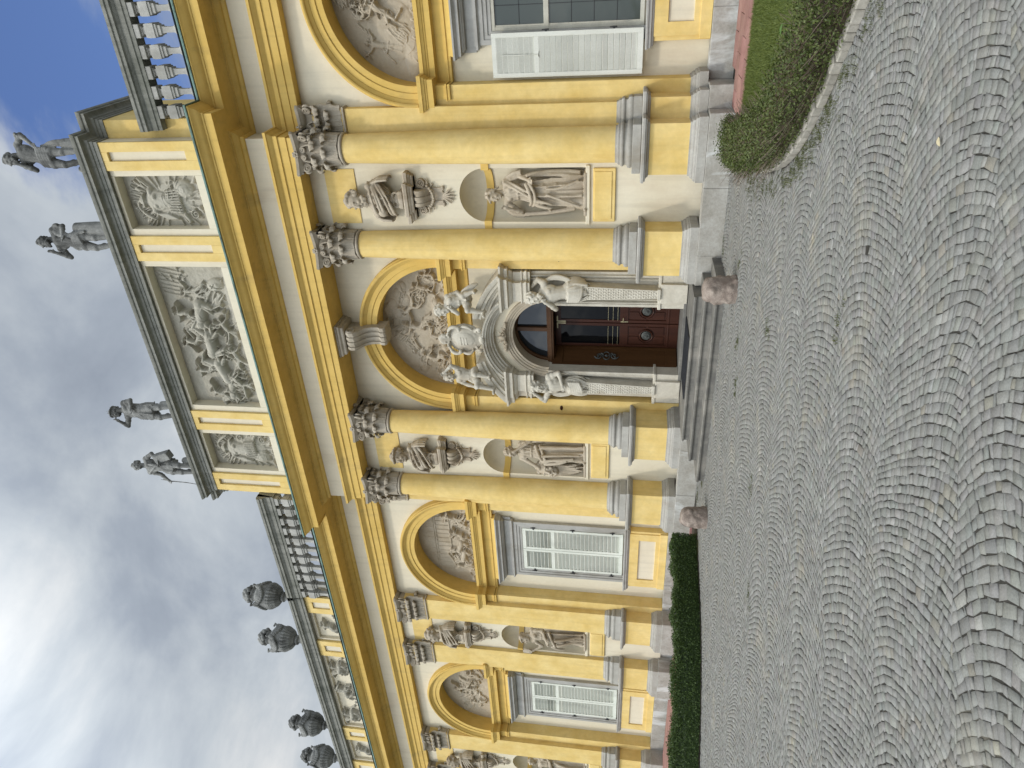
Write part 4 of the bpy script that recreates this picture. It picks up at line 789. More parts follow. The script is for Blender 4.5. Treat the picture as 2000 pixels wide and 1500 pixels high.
    def horse(s, x, z, k=1.0, dr=1, h=.14, rear=.3):
        c, q = math.cos(rear), math.sin(rear); T = lambda u, v: (x + (u*c - v*q)*k*dr, z + (u*q + v*c)*k)
        s.cap(T(-.30, 0), T(.25, .04), .20*k, .19*k, h); s.ell(*T(-.36, .0), .22*k, .21*k, h*1.05); s.ell(*T(.3, .02), .2*k, .21*k, h*1.1); s.cap(T(.34, .12), T(.55, .42), .14*k, .085*k, h); s.cap(T(.55, .45), T(.78, .30), .085*k, .05*k, h*1.1); s.ell(*T(.80, .28), .05*k, .045*k, h)
        s.cap(T(.53, .52), T(.53, .58), .025*k, .01*k, h)
        for i in range(9): t = i/8; s.line([T(.32 + .22*t, .26 + .28*t), T(.24 + .2*t, .30 + .27*t), T(.18 + .2*t, .22 + .28*t)], [.025*k, .012*k], h*.4, h*.5, 6)
        for a, b, e in (((.34, -.1), (.62, -.12), (.60, -.38)), ((.26, -.12), (.46, -.30), (.30, -.48)), ((-.40, -.12), (-.30, -.42), (-.48, -.70)), ((-.34, -.12), (-.14, -.44), (-.26, -.74))): s.cap(T(*a), T(*b), .10*k, .055*k, h*.85); s.cap(T(*b), T(*e), .05*k, .032*k, h*.7); s.cap(T(*e), T(e[0]+.07, e[1]-.04), .045*k, .035*k, h*.6)
        for i in range(5): s.line([T(-.55, .08), T(-.78, .12 - i*.04), T(-.85 - .03*i, -.30 + i*.03)], [.03*k, .016*k], h*.5)
    def cloud(s, x, z, k, n=7):
        for i in range(n): a = s.rg.uniform(0, 2*PI); r = s.rg.uniform(.05, .16)*k; s.ell(x + .25*k*math.cos(a), z + .12*k*math.sin(a), r*1.3, r, .035)
        for i in range(n): x0, z0 = x + s.rg.uniform(-.3, .3)*k, z + s.rg.uniform(-.15, .15)*k; s.line([(x0 + .1*k*math.cos(t), z0 + .08*k*math.sin(t)) for t in (0, 1.3, 2.6, 3.8)], .014, .03, .015)
    def swirl(s, x, z, r, turns=1.6, h=.05, w=.025, dr=1):
        P = [(x + dr*r*(1-.85*t)*math.cos(2*PI*turns*t), z + r*(1-.85*t)*math.sin(2*PI*turns*t)) for t in np.linspace(0, 1, 26)]
        for a, b in zip(P[:-1], P[1:]): s.cap(a, b, w, w, h)
    def folds(s, x, z, k, ang, n=8, L=.5, h=.06):
        for i in range(n):
            a = ang + s.rg.uniform(-.25, .25); o = s.rg.uniform(-.18, .18)*k; p = (x - o*math.sin(ang), z + o*math.cos(ang)); e = (p[0] + L*k*math.cos(a), p[1] + L*k*math.sin(a)); m = ((p[0]+e[0])/2 + s.rg.uniform(-.08, .08), (p[1]+e[1])/2 + s.rg.uniform(-.08, .08)); s.line([p, m, e], [.02*k, .035*k, .018*k], h, .01)
    def detail(s):
        hot = np.argwhere(s.H > .035)
        for j, i in hot[s.rg.integers(0, len(hot), int(s.w*s.h*16))]:
            x, z, b = s.x[i], s.z[j], s.H[j, i]; a = s.rg.uniform(0, PI); L = s.rg.uniform(.05, .14); dx, dz = L*math.cos(a), L*math.sin(a); o = s.rg.uniform(-.05, .05)
            s.line([(x-dx, z-dz), (x-o*math.sin(a), z+o*math.cos(a)), (x+dx, z+dz)], [.006, .013, .005], .022, max(0, b-.012), 6)
    def finish(s, rough=.006):
        g = s.rg.normal(size=(s.nz, s.nx)); acc = np.zeros_like(g)
        for st in (3, 9, 27):
            t = s.rg.normal(size=(s.nz//st+3, s.nx//st+3)); yi = np.linspace(0, t.shape[0]-1.01, s.nz); xi = np.linspace(0, t.shape[1]-1.01, s.nx); y0 = yi.astype(int); x0 = xi.astype(int); fy = (yi-y0)[:, None]; fx = (xi-x0)[None]
            acc += ((t[y0][:, x0]*(1-fy) + t[y0+1][:, x0]*fy)*(1-fx) + (t[y0][:, x0+1]*(1-fy) + t[y0+1][:, x0+1]*fy)*fx)*(.35 if st == 3 else .5)
        s.detail(); s.H = s.H + acc*rough; K = s.H.copy(); K[1:-1, 1:-1] = (s.H[1:-1, 1:-1]*4 + s.H[:-2, 1:-1] + s.H[2:, 1:-1] + s.H[1:-1, :-2] + s.H[1:-1, 2:])/8; s.H = K; return s
    def build(s, xc, z0, y, parent, mat, arch=None, name='relief'):
        V = np.stack([s.X + xc, y - s.H, s.Z + z0], -1).reshape(-1, 3); i, j = np.meshgrid(np.arange(s.nx-1), np.arange(s.nz-1)); a = (j*s.nx + i).ravel(); F = np.stack([a, a+1, a+s.nx+1, a+s.nx], 1)
        if arch: c = V[F].mean(1); F = F[(c[:, 0]-xc)**2 + (c[:, 2]-z0)**2 < arch*arch]
        me = bpy.data.meshes.new(name); me.vertices.add(len(V)); me.vertices.foreach_set('co', V.ravel()); me.loops.add(F.size); me.loops.foreach_set('vertex_index', F.ravel().astype(np.int32)); me.polygons.add(len(F)); me.polygons.foreach_set('loop_start', np.arange(len(F), dtype=np.int32)*4); me.update(calc_edges=True); me.validate()
        me.polygons.foreach_set('use_smooth', [True]*len(F)); return obj(name, me, mat, parent)
# lunette over the door: a crowned figure in a chariot among clouds, tritons and putti
R = Relief(3.5, 1.76, seed=3)
for x, z, k in ((-1.0, .75, 1), (-.5, 1.2, 1.1), (.3, 1.45, 1), (.8, 1.15, .9), (1.25, .55, .8), (-1.35, .35, .7)): R.cloud(x, z, k)
for i in range(16): a = .2 + i*.18; R.line([(.05 + .2*math.cos(a), 1.12 + .2*math.sin(a)), (.05 + .5*math.cos(a), 1.12 + .5*math.sin(a))], [.012, .004], .03)
R.figure(-.05, .72, .62, 1, .15, .15, 'sit', ((.42, .10), (-.30, .20))); R.figure(.52, .92, .46, -1, -.7, .12, 'run', ((.4, .3), (-.3, .2))); R.figure(-.95, .42, .55, 1, .35, .14, 'sit', ((.40, -.05), (-.2, .1)))
R.figure(1.02, .50, .46, -1, .3, .14, 'kneel', ((.3, .35), (-.3, .1)), False); R.figure(1.36, .30, .40, -1, .2, .13, 'sit', ((.2, .3), (-.2, 0)), False); R.horse(.45, .30, .55, -1, .14, .1); R.horse(-.45, .22, .5, 1, .13, .25)
for x, z, r in ((.72, .72, .20), (.85, .62, .13), (-1.38, .22, .13), (.1, .2, .14), (-.1, .42, .12)): R.swirl(x, z, r, 1.8, .06, .02)
R.folds(-.3, .5, .8, -.6, 10); R.folds(.25, .55, .8, -2.2, 9); R.folds(-.75, .95, .8, .6, 8); R.folds(-1.2, .25, .7, -.2, 8); R.folds(-.2, 1.15, .7, 2.4, 8)
for i in range(26): R.line([(-1.7 + i*.135, .05 + .03*math.sin(i)), (-1.65 + i*.135, .12), (-1.58 + i*.135, .04)], .018, .05)
R.finish().build(0, ZI, .70, palace, 'relief_stone', RI + .02)
# lunette left of the door: nymphs and sea horses before a far palace
R = Relief(3.5, 1.76, seed=5)
for i in range(13): x = -1.1 + i*.17; R.cap((x, .75), (x, 1.15), .018, .018, .03)
for z in (.72, 1.16, 1.22): R.cap((-1.2, z), (1.0, z), .012, .012, .035)
for i in range(7): R.cap((-.8 + i*.22, 1.25), (-.8 + i*.22, 1.42), .03, .02, .02)
R.figure(1.0, .45, .68, -1, .35, .17, 'kneel', ((.35, .05), (-.35, .25))); R.figure(.35, .35, .5, -1, .3, .14, 'sit', ((.4, .2), (-.2, .2))); R.horse(-.15, .42, .52, -1, .15, .25); R.horse(-.55, .34, .5, -1, .14, .1); R.figure(-1.0, .32, .5, 1, .2, .13, 'sit', ((.3, .2), (-.2, .2)))
R.folds(.75, .5, 1.0, -.9, 12); R.folds(1.3, .3, .8, -1.4, 9); R.folds(-.9, .5, .9, .3, 9)
for x, z, r in ((.1, .15, .12), (-.3, .12, .1), (.6, .13, .1), (-.75, .15, .1), (-1.3, .12, .12), (1.2, .1, .09)): R.swirl(x, z, r, 1.7, .06, .02)
for i in range(24): R.line([(-1.6 + i*.135, .06), (-1.53 + i*.135, .14), (-1.47 + i*.135, .05)], .016, .05)
R.ell(-1.5, .1, .12, .1, .12); R.finish().build(-7.38, ZI, .70, palace, 'relief_stone', RI + .02)
# lunette of the far bay: a winged figure over trees and flames
R = Relief(3.5, 1.76, seed=9)
for i in range(30): a = R.rg.uniform(.1, 3.0); r0 = R.rg.uniform(.2, .7); R.line([(r0*math.cos(a), .3 + r0*math.sin(a)), (r0*1.3*math.cos(a+.15), .3 + r0*1.3*math.sin(a+.15)), (r0*1.65*math.cos(a), .3 + r0*1.65*math.sin(a))], [.03, .045, .012], .06)
R.figure(.1, .85, .6, -1, -.3, .15, 'run', ((.45, .2), (-.4, .3))); R.figure(.8, .4, .5, -1, .2, .13, 'sit', ((.3, .1), (-.3, .1))); R.figure(-.75, .4, .5, 1, .2, .13, 'sit', ((.3, .1), (-.3, .1))); R.folds(0, .6, 1, 1.0, 12); R.folds(-.4, .3, 1, 2.4, 10); R.folds(.6, .3, 1, .5, 10); R.cloud(-1.0, .9, 1); R.cloud(1.0, .9, 1)
R.finish().build(-14.5, ZI, .70, palace, 'relief_stone', RI + .02)
# lunette at the right edge: putti with grapes and a goat-legged dancer
R = Relief(3.5, 1.76, seed=11); 
R.ell(-.75, .45, .55, .40, .05); R.ell(-1.2, .18, .5, .16, .05); R.ell(.6, .3, .7, .25, .06)
R.figure(-.42, .62, .60, -1, .55, .16, 'kneel', ((.34, .05), (-.3, .2)), False); R.figure(-.05, 1.02, .55, -1, .35, .15, 'kneel', ((.3, .0), (-.2, .3)), False); R.figure(-1.02, .75, .52, 1, .1, .07, 'stand', ((.35, .15), (-.3, .3)), False); R.figure(.7, .7, .6, -1, .2, .15, 'sit', ((.3, .2), (-.3, .1)))
for i in range(70): a, r = R.rg.uniform(0, 2*PI), R.rg.uniform(0, 1)**.5; R.ell(-.42 + .17*r*math.cos(a) + .05*r, 1.18 + .15*r*math.sin(a), .024, .024, .07, 0, .05)
R.cap((-.35, .98), (-.05, .92), .09, .08, .12); R.folds(-.62, .55, .8, -2.2, 8); R.folds(-.3, 1.45, .7, .3, 8); R.line([(-1.35, .55), (-1.0, .85), (-.6, 1.25)], .02, .04)
for i in range(9): R.line([(-.9 + i*.16, .06), (-.88 + i*.16, .16), (-.85 + i*.16, .05)], .02, .06)
R.finish().build(7.38, ZI, .70, palace, 'relief_stone', RI + .02)
# attic: a battle of riders and camels
R = Relief(3.94, 1.96, seed=21); 
R.ell(0, .05, 2.2, .22, .06)
R.horse(.62, 1.0, .78, -1, .22, .15); R.horse(-.15, .95, .80, 1, .24, -.1); R.horse(-.95, .85, .75, 1, .22, .25); R.horse(-1.55, .75, .62, -1, .17, .1)
R.figure(.70, 1.28, .52, -1, .1, .22, 'sit', ((.4, .1), (-.3, .2))); R.figure(-.10, 1.28, .52, 1, .2, .24, 'sit', ((.4, .2), (-.3, .3))); R.figure(-.95, 1.18, .52, 1, .1, .22, 'sit', ((.35, .25), (-.3, .1))); R.figure(-1.62, 1.0, .5, 1, .2, .2, 'run', ((.4, .3), (-.3, .2))); R.figure(1.25, 1.0, .5, -1, .1, .11, 'run', ((.3, .4), (-.3, .2)))
R.figure(.2, .38, .55, 1, 1.1, .16, 'run', ((.4, .3), (-.3, .2))); R.figure(-.6, .30, .55, -1, 1.2, .17, 'run', ((.35, .3), (-.3, .2))); R.figure(-1.35, .40, .6, 1, .8, .2, 'run', ((.4, .1), (-.3, .2)))
R.ell(1.42, .42, .17, .24, .13, .3); R.ell(1.40, .42, .135, .20, .14, .3, .02); R.groove([(1.34, .28), (1.46, .56)], .018, .04); R.groove([(1.36, .47), (1.46, .39)], .014, .04)
for i in range(7): R.cap((1.05 + i*.11, 1.18), (1.2 + i*.11, 1.85), .012, .010, .05)
for i in range(11): R.ell(1.0 + .09*i, 1.22 + .10*(i % 2), .045, .045, .06)
for i in range(6): R.line([(-1.9 + i*.1, .4), (-1.85 + i*.1, .7), (-1.75 + i*.14, 1.0)], .02, .07)
R.line([(.35, .6), (.25, .3), (.45, .12)], .016, .09); R.cap((-.1, 1.65), (-.4, 1.35), .014, .012, .2); R.folds(.8, .7, 1, -.5, 10); R.folds(-.3, .6, 1, -2.5, 10); R.folds(-1.2, .55, 1, -.7, 10)
R.finish(.008).build(0, 11.17, -.19, palace, 'attic_relief')
def trophy(seed, flip):
    R = Relief(1.2, 1.96, .011, seed); d = flip
    for a in np.linspace(.25, 2.9, 11): R.cap((.0, 1.0), (.85*math.cos(a), 1.0 + .85*math.sin(a)), .022, .018, .05); R.cap((0, .9), (.8*math.cos(a), .9 - .75*math.sin(a)), .02, .03, .05)
    for a in (.7, 1.2, 2.0, 2.5): R.folds(.3*math.cos(a), 1.2 + .3*math.sin(a), .6, a, 6, .6, .07)
    R.ell(-.02*d, .85, .42, .50, .07, .2*d); R.ell(-.02*d, .85, .34, .42, .05, .2*d, .03)
    R.cap((0, .95), (0, 1.25), .20, .26, .17); R.cap((-.22, 1.32), (.22, 1.32), .09, .09, .15); R.ell(-.1, 1.22, .1, .09, .2); R.ell(.1, 1.22, .1, .09, .2)
    for i in range(9): R.cap((-.22 + i*.055, .92), (-.26 + i*.065, .62), .030, .034, .16)
    for i in range(7): R.cap((-.30, 1.28 - i*.04), (-.42, 1.05 - i*.04), .03, .03, .12)
    R.ell(0, 1.53, .12, .14, .17); R.cap((-.12, 1.50), (.14, 1.50), .035, .035, .19)
    for i in range(7): R.line([(0, 1.66), (-.1*d - .03*i*d, 1.78), (-.25*d - .03*i*d, 1.62 - .04*i)], .03, .12)
    R.ell(.26*d, .50, .22, .25, .14); R.ell(.26*d, .50, .17, .20, .12, 0, .04); R.swirl(.26*d, .50, .10, 1.4, .17, .02); R.swirl(-.32*d, .36, .11, 1.6, .1, .025); R.swirl(-.36*d, 1.0, .10, 1.5, .09, .025)
    for x, z in ((-.35, .62), (.42, .2), (-.18, .22), (.1, .15)): R.cap((x*d, z), (x*d*1.35, z-.08), .06, .05, .11); R.ell(x*d*1.38, z-.08, .05, .05, .13)
    return R.finish(.007)
trophy(31, 1).build(3.48, 11.17, -.19, palace, 'attic_relief'); trophy(32, -1).build(-3.48, 11.17, -.19, palace, 'attic_relief')
for (a, b), sd in zip(LOWR, (41, 42, 43)):
    w = a - b - .16; R = Relief(w, .80, .016, sd); R.ell(0, .02, w*.6, .15, .05); n = max(1, int(w/1.1))
    for i in range(n):
        x = -w/2 + w*(i+.5)/n; dr = 1 if i % 2 else -1; R.horse(x, .40, .55, dr, .2, .1) if w > 2 else R.figure(x, .25, .55, dr, .2, .18, 'sit', ((.3, .1), (-.3, .2))); R.figure(x + .1, .45, .42, dr, .2, .2, 'sit', ((.3, .2), (-.3, .2))) if w > 2 else R.folds(x - .2, .3, .7, .6, 8); R.folds(x - .3, .2, .7, .4, 6)
    for i in range(int(w*5)): x = R.rg.uniform(-w/2, w/2); R.ell(x, R.rg.uniform(.05, .2), .05, .045, .08)
    R.finish(.007).build((a+b)/2, 10.82, -.01, palace, 'attic_relief')
# ================================================================== figures in the round
def place(mb, name, mat, loc, voxel, label, cat, group=None, it=1, parent=None, rz=0.0):
    o = obj(name, remesh(mb, voxel, it, name), mat, parent); o.location = loc; o.rotation_euler = (0, 0, rz); return tag(o, label, cat, group)
# ---- women in the wall niches (each about 2.15 m tall)
S = 1.19
def gown(g, k, hip, foot, seed, waist=1.22, spread=.30):
    hx, fx = hip, foot; robe(g, [(fx, -.02, .06, spread, .20, .19), (fx*.8, -.01, .35, spread*.86, .19, .18), (hx*.7, 0, .75, .225, .17, .14), (hx, 0, .98, .195, .15, .09), (hx*.5, 0, waist, .135, .115, .04)], k, seed, 1.0, seed=seed)
    robe(g, [(hx*.5, 0, waist-.02, .15, .125, .05), (hx*.2, 0, waist+.14, .175, .135, .06), (0, 0, waist+.24, .15, .11, .03)], k+3, seed+1, .5, seed=seed+5)
    for i in range(7):
        a = -2.6 + i*.35; g.ell((hx*.5 + .145*math.cos(a), .12*math.sin(a), waist-.01), .022)
# first: mantle over the arm, one hand at the breast
g = MB(); body(g, dict(pel=(.03, 0, .98), sL=(-.19, -.02, 1.42), eL=(-.34, -.06, 1.16), wL=(-.24, -.17, 1.38), sR=(.19, .0, 1.44), eR=(.30, .0, 1.20), wR=(.27, -.16, 1.02), kR=(.15, -.10, .52), aR=(.20, -.06, .09), kL=(-.10, -.05, .5), aL=(-.22, -.10, .07)), 1, True)
head(g, (-.03, -.05, 1.65), 1.22, -.55, .25, -.15, False, 'bun', 4); gown(g, 9, .03, .02, 2)
for p, r in (([(.2, -.06, 1.47), (.1, -.17, 1.2), (-.05, -.22, .95), (-.25, -.15, .72)], (.04, .03)), ([(.22, -.03, 1.44), (.16, -.18, 1.15), (.0, -.24, .88), (-.3, -.14, .62)], (.035, .03)), ([(-.2, -.1, 1.0), (-.1, -.25, .92), (.08, -.26, .98), (.2, -.15, 1.06)], (.04, .05)), ([(-.22, -.1, .95), (-.1, -.25, .84), (.08, -.26, .88), (.22, -.15, 1.0)], (.035, .04)), ([(-.18, -.16, .88), (-.2, -.26, .72), (-.22, -.22, .60)], (.05, .03)), ([(-.1, -.18, .9), (-.1, -.26, .70), (-.16, -.22, .58)], (.045, .03)), ([(.12, -.2, .7), (.1, -.24, .45), (.26, -.18, .12)], (.03, .035)), ([(.02, -.2, .7), (-.05, -.26, .45), (-.2, -.2, .10)], (.03, .035)), ([(-.3, -.05, 1.4), (-.42, 0, 1.25), (-.40, -.02, 1.02)], (.05, .04)), ([(-.25, .0, 1.46), (-.44, 0, 1.36), (-.46, 0, 1.12)], (.05, .04)), ([(-.38, -.02, 1.1), (-.40, .0, .8), (-.28, -.02, .2)], (.05, .06)), ([(.3, -.06, 1.1), (.36, -.08, .85), (.34, -.04, .5), (.30, -.05, .1)], (.05, .055)), ([(.33, -.10, 1.05), (.4, -.06, .8), (.40, 0, .45), (.36, -.02, .1)], (.045, .05)), ([(.2, .02, 1.45), (.36, .0, 1.35), (.38, -.03, 1.15)], (.055, .05))): fold(g, p, r)
g.box(-.36, .40, -.22, .2, -.02, .035)
place(g.xform(Matrix.Scale(S, 4)), 'niche_statue', 'statue_beige', (3.47, .20, NB), .0125, 'stone woman holding her mantle at the breast, niche right of the door', 'statue', 'women in the wall niches')
# second: a woman propping a great bearded mask
g = MB(); body(g, dict(pel=(.02, 0, .98), sL=(-.18, -.02, 1.42), eL=(-.28, -.12, 1.15), wL=(-.36, -.18, .96), sR=(.18, .0, 1.43), eR=(.30, -.04, 1.22), wR=(.13, -.17, 1.52), kL=(-.05, -.10, .52), aL=(-.06, -.1, .08), kR=(.14, -.05, .5), aR=(.18, .0, .09)), 1, True)
head(g, (.0, -.06, 1.65), 1.22, -.15, .28, .1, False, 'curly', 8); gown(g, 10, .02, .06, 6, 1.2, .27)
for p, r in (([(.2, -.05, 1.1), (.05, -.25, 1.02), (-.15, -.2, .92)], (.05, .05)), ([(.22, -.05, 1.0), (.05, -.26, .9), (-.14, -.2, .85)], (.045, .05)), ([(-.1, -.22, .92), (-.02, -.27, .7), (.02, -.24, .25)], (.05, .04)), ([(.05, -.24, .95), (.12, -.26, .6), (.1, -.22, .12)], (.045, .04)), ([(.2, -.1, 1.0), (.26, -.16, .6), (.24, -.14, .12)], (.05, .05)), ([(.28, 0, 1.2), (.34, .0, .8), (.3, 0, .1)], (.06, .06)), ([(-.18, -.2, .9), (-.12, -.28, .6), (-.04, -.24, .4)], (.06, .05)), ([(.3, -.02, 1.3), (.34, 0, 1.15), (.33, 0, .95)], (.06, .05))): fold(g, p, r)
mk = MB(); head(mk, (0, 0, 0), 2.1, .25, -.05, .1, False, 'curly', 12); g.add([tuple(np.array(p) + A3(-.40, -.08, .82)) for p in mk.v], mk.f)
rg = np.random.default_rng(3)
for i in range(30): x = -.40 + rg.uniform(-.16, .16); fold(g, [(x, -.16 + rg.uniform(-.03, .08), .70), (x + rg.uniform(-.08, .08), -.2 + rg.uniform(0, .12), .45), (x + rg.uniform(-.06, .06), -.1 + rg.uniform(-.05, .1), .05 + rg.uniform(0, .2))], (.035, .018))
g.tube([(-.40 + .07*math.cos(t), -.285, .70 + .035*math.sin(t)) for t in np.linspace(0, 2*PI, 12)], .018, 6); g.box(-.50, .36, -.22, .2, -.02, .035)
place(g.xform(Matrix.Scale(S, 4)), 'niche_statue', 'statue_beige', (-3.43, .20, NB), .0125, 'stone woman leaning on a large bearded mask, niche left of the door', 'statue', 'women in the wall niches')
# third: a woman with a hand mirror
g = MB(); body(g, dict(pel=(.06, 0, .98), chs=(.02, -.03, 1.32), sL=(-.16, -.06, 1.40), eL=(-.30, -.10, 1.16), wL=(-.42, -.16, 1.38), sR=(.19, .0, 1.44), eR=(.24, -.05, 1.16), wR=(.10, -.19, 1.05), kL=(-.02, -.14, .55), aL=(.10, -.02, .09), kR=(.15, -.02, .5), aR=(.2, .04, .09)), 1, True)
head(g, (-.06, -.08, 1.63), 1.22, -.6, .2, -.2, False, 'wreath', 15); gown(g, 9, .06, .10, 11, 1.2, .24)
for p, r in (([(.25, -.1, 1.12), (.0, -.27, 1.02), (-.2, -.15, 1.0)], (.05, .05)), ([(.28, -.1, .98), (.05, -.28, .85), (-.18, -.18, .80)], (.05, .055)), ([(-.15, -.2, .9), (-.25, -.24, .75), (-.28, -.16, .55)], (.05, .04)), ([(-.05, -.26, .75), (.06, -.28, .45), (.16, -.16, .12)], (.055, .04)), ([(.1, -.24, .8), (.2, -.24, .5), (.26, -.14, .1)], (.05, .045)), ([(.3, -.02, 1.1), (.36, 0, .7), (.3, 0, .1)], (.06, .06))): fold(g, p, r)
g.ell((-.46, -.2, 1.56), (.085, .02, .11)); g.tube([(-.46 + .09*math.cos(t), -.2, 1.56 + .115*math.sin(t)) for t in np.linspace(0, 2*PI, 20)], .018, 6); g.cap((-.43, -.18, 1.36), (-.45, -.2, 1.46), .018, .015); g.box(-.25, .40, -.2, .2, -.02, .035)
place(g.xform(Matrix.Scale(S, 4)), 'niche_statue', 'statue_beige', (-10.95, .36, NB), .016, 'stone woman looking into a hand mirror, niche beyond the first shuttered window', 'statue', 'women in the wall niches')
# fourth: a woman with a leafy crown, cut by the picture's edge
g = MB(); body(g, dict(sL=(-.18, -.02, 1.43), eL=(-.3, -.1, 1.3), wL=(-.34, -.15, 1.55), eR=(.3, -.02, 1.18), wR=(.12, -.17, 1.08)), 1, True); head(g, (.02, -.05, 1.65), 1.06, .3, .1, .1, False, 'wreath', 19); gown(g, 9, .03, .04, 21, 1.2, .27)
for p, r in (([(.25, -.1, 1.1), (.0, -.26, 1.0), (-.2, -.15, .98)], (.05, .05)), ([(.2, -.1, .95), (.1, -.26, .5), (.2, -.18, .1)], (.05, .05)), ([(-.1, -.2, .9), (-.1, -.26, .5), (-.12, -.2, .1)], (.05, .04))): fold(g, p, r)
for i in range(9): a = i*.35 - .2; fold(g, [(-.34, -.15, 1.62), (-.34 + .16*math.cos(a), -.16, 1.66 + .16*math.sin(a)), (-.34 + .28*math.cos(a), -.12, 1.62 + .24*math.sin(a))], (.02, .01))
g.box(-.32, .34, -.2, .2, -.02, .035); place(g.xform(Matrix.Scale(S, 4)), 'niche_statue', 'statue_beige', (-18.1, .36, NB), .022, 'stone woman raising a leafy branch, farthest niche at the edge of the picture', 'statue', 'women in the wall niches')
# ---- busts on scrolled brackets
def bust(seed, yaw, pitch, beard, hair, cuirass):
    g = MB(); g.ell((0, .02, .16), (.30, .17, .24)); g.cap((-.30, .02, .25), (.30, .02, .25), .13, .13); g.cap((0, 0, .34), (0, -.03, .54), .115, .10); head(g, (0, -.06, .68), 2.0, yaw, pitch, 0, beard, hair, seed)
    robe(g, [(0, .02, -.06, .17, .12, .09), (0, .02, .05, .27, .17, .10), (0, .02, .2, .36, .20, .09), (0, .02, .32, .32, .17, .07), (0, .02, .42, .19, .15, .03)], 13, seed, .2, seed=seed)
    g.ell((.30, -.10, .37), .075); g.ell((-.27, -.12, .10), (.09, .08, .10))
    for i in range(5):
        rb = np.random.default_rng(seed*7+i); T = np.linspace(-.35, PI+.1, 16); z0, z1 = .42 - i*.04 + rb.uniform(-.03, .03), .22 - i*.10 + rb.uniform(-.05, .05); g.tube([(.36*math.cos(t), .02 - (.235 - .01*i)*math.sin(t), z0 + (z1-z0)*(t/PI) - (.03 + .02*i)*math.sin(t)) for t in T], (.012, .040, .022, .042, .012), 8)
    for q in (-1, 1):
        for i in range(6): a = -.9 + i*.42; g.tube([(q*(.33 + .05*math.cos(a)), .02 + .12*math.sin(a), .30), (q*(.37 + .09*math.cos(a)), .02 + .17*math.sin(a), .14), (q*(.38 + .10*math.cos(a)), .02 + .19*math.sin(a), -.08)], (.030, .034, .026), 8)
    if cuirass:
        for i in range(8): a = -PI*.85 + i*.25; g.ell((.25*math.cos(a), .17*math.sin(a), .36), (.035, .03, .045))
    g.cap((0, .03, -.08), (0, .03, -.20), .11, .08); g.ell((0, .03, -.22), (.17, .12, .07))
    for q in (-1, 1): fold(g, [(0, -.06, -.14), (q*.12, -.08, -.10), (q*.19, -.06, -.17), (q*.14, -.07, -.25)], (.05, .03))
    g.box(-.19, .19, -.10, .2, -.36, -.27); return g
lab = ('bearded stone bust in a draped cloak, right of the door', 'curly haired stone bust facing outward, left of the door', 'stone bust in a breastplate beyond the first shuttered window', 'stone bust at the farthest niche, cut by the picture edge')
cfg = ((5, -.55, .25, True, 'curly', False), (9, -.1, .1, False, 'wreath', False), (14, -.7, .05, False, 'curly', True), (17, -.6, .1, False, 'curly', True))
bp = [(.2, 5.98), (-.02, 5.98), (-.06, 6.02), (-.05, 6.07), (-.10, 6.12), (-.19, 6.18), (-.24, 6.25), (-.25, 6.32), (-.22, 6.38), (-.16, 6.41), (.2, 6.41)]
for (xc, yw), l, c in zip(NICHES, lab, cfg):
    place(bust(*c), 'bust', 'statue_beige', (xc, yw - .20, 6.98), 0.013 if xc > -5 else .018, l, 'bust', 'busts on brackets between the columns', 1)
    b = MB().add(*(lambda q: (q.v, q.f))(console_mb(.34, bp, 2))); 
    q = MB().sweep([(-.46, .2), (-.46, -.12), (-.26, -.12), (-.26, -.24), (.26, -.24), (.26, -.12), (.46, -.12), (.46, .2)], [(-.2, 6.40), (0, 6.40), (.02, 6.42), (.02, 6.45), (.05, 6.47), (.06, 6.50), (.09, 6.51), (.10, 6.57), (.08, 6.60), (-.04, 6.615), (-.2, 6.615)]).box(-.45, .45, -.11, .2, 6.40, 6.612).box(-.25, .25, -.23, .1, 6.40, 6.611)
    b.add(q.v, q.f)
    for s in (-1, 1):
        volute(b, lambda o, u, w, s=s: (s*(.30 + o), -.03 + w, 6.27 + u), .10, 2.2, [(-.13, -.22), (-.12, -.1), (-.12, .06)]); fold(b, [(s*.22, -.02, 6.12), (s*.34, -.06, 6.10), (s*.38, -.04, 6.16)], (.03, .015)); fold(b, [(s*.20, -.02, 6.08), (s*.24, -.06, 6.0), (s*.30, -.04, 6.03)], (.03, .012))
        b.box(s*.09, s*.19, -.05, .1, 5.80, 6.08); b.cap((s*.19, -.03, 5.80), (s*.19, -.03, 5.80), .03, .03); b.cap((s*.15, -.03, 5.79), (s*.19, -.03, 5.79), .025, .035)
    b.box(-.09, .09, -.03, .1, 5.78, 6.05)
    for i in range(5): a = -PI/2 + (i-2)*.42; fold(b, [(0, -.01, 5.82), (.10*math.cos(a)*1.2, -.06, 5.80 + .12*math.sin(a)), (.20*math.cos(a), -.03, 5.80 + .26*math.sin(a))], (.02, .032, .022))
    for i in range(11): t = -1 + i*.2; b.ell((t*.24, -.13 + .05*t*t, 5.99 + .13*t*t), .034)
    b.xform(Matrix.Translation((xc, yw, 0))); b.build('bracket', 'statue_beige', palace, smooth=40)
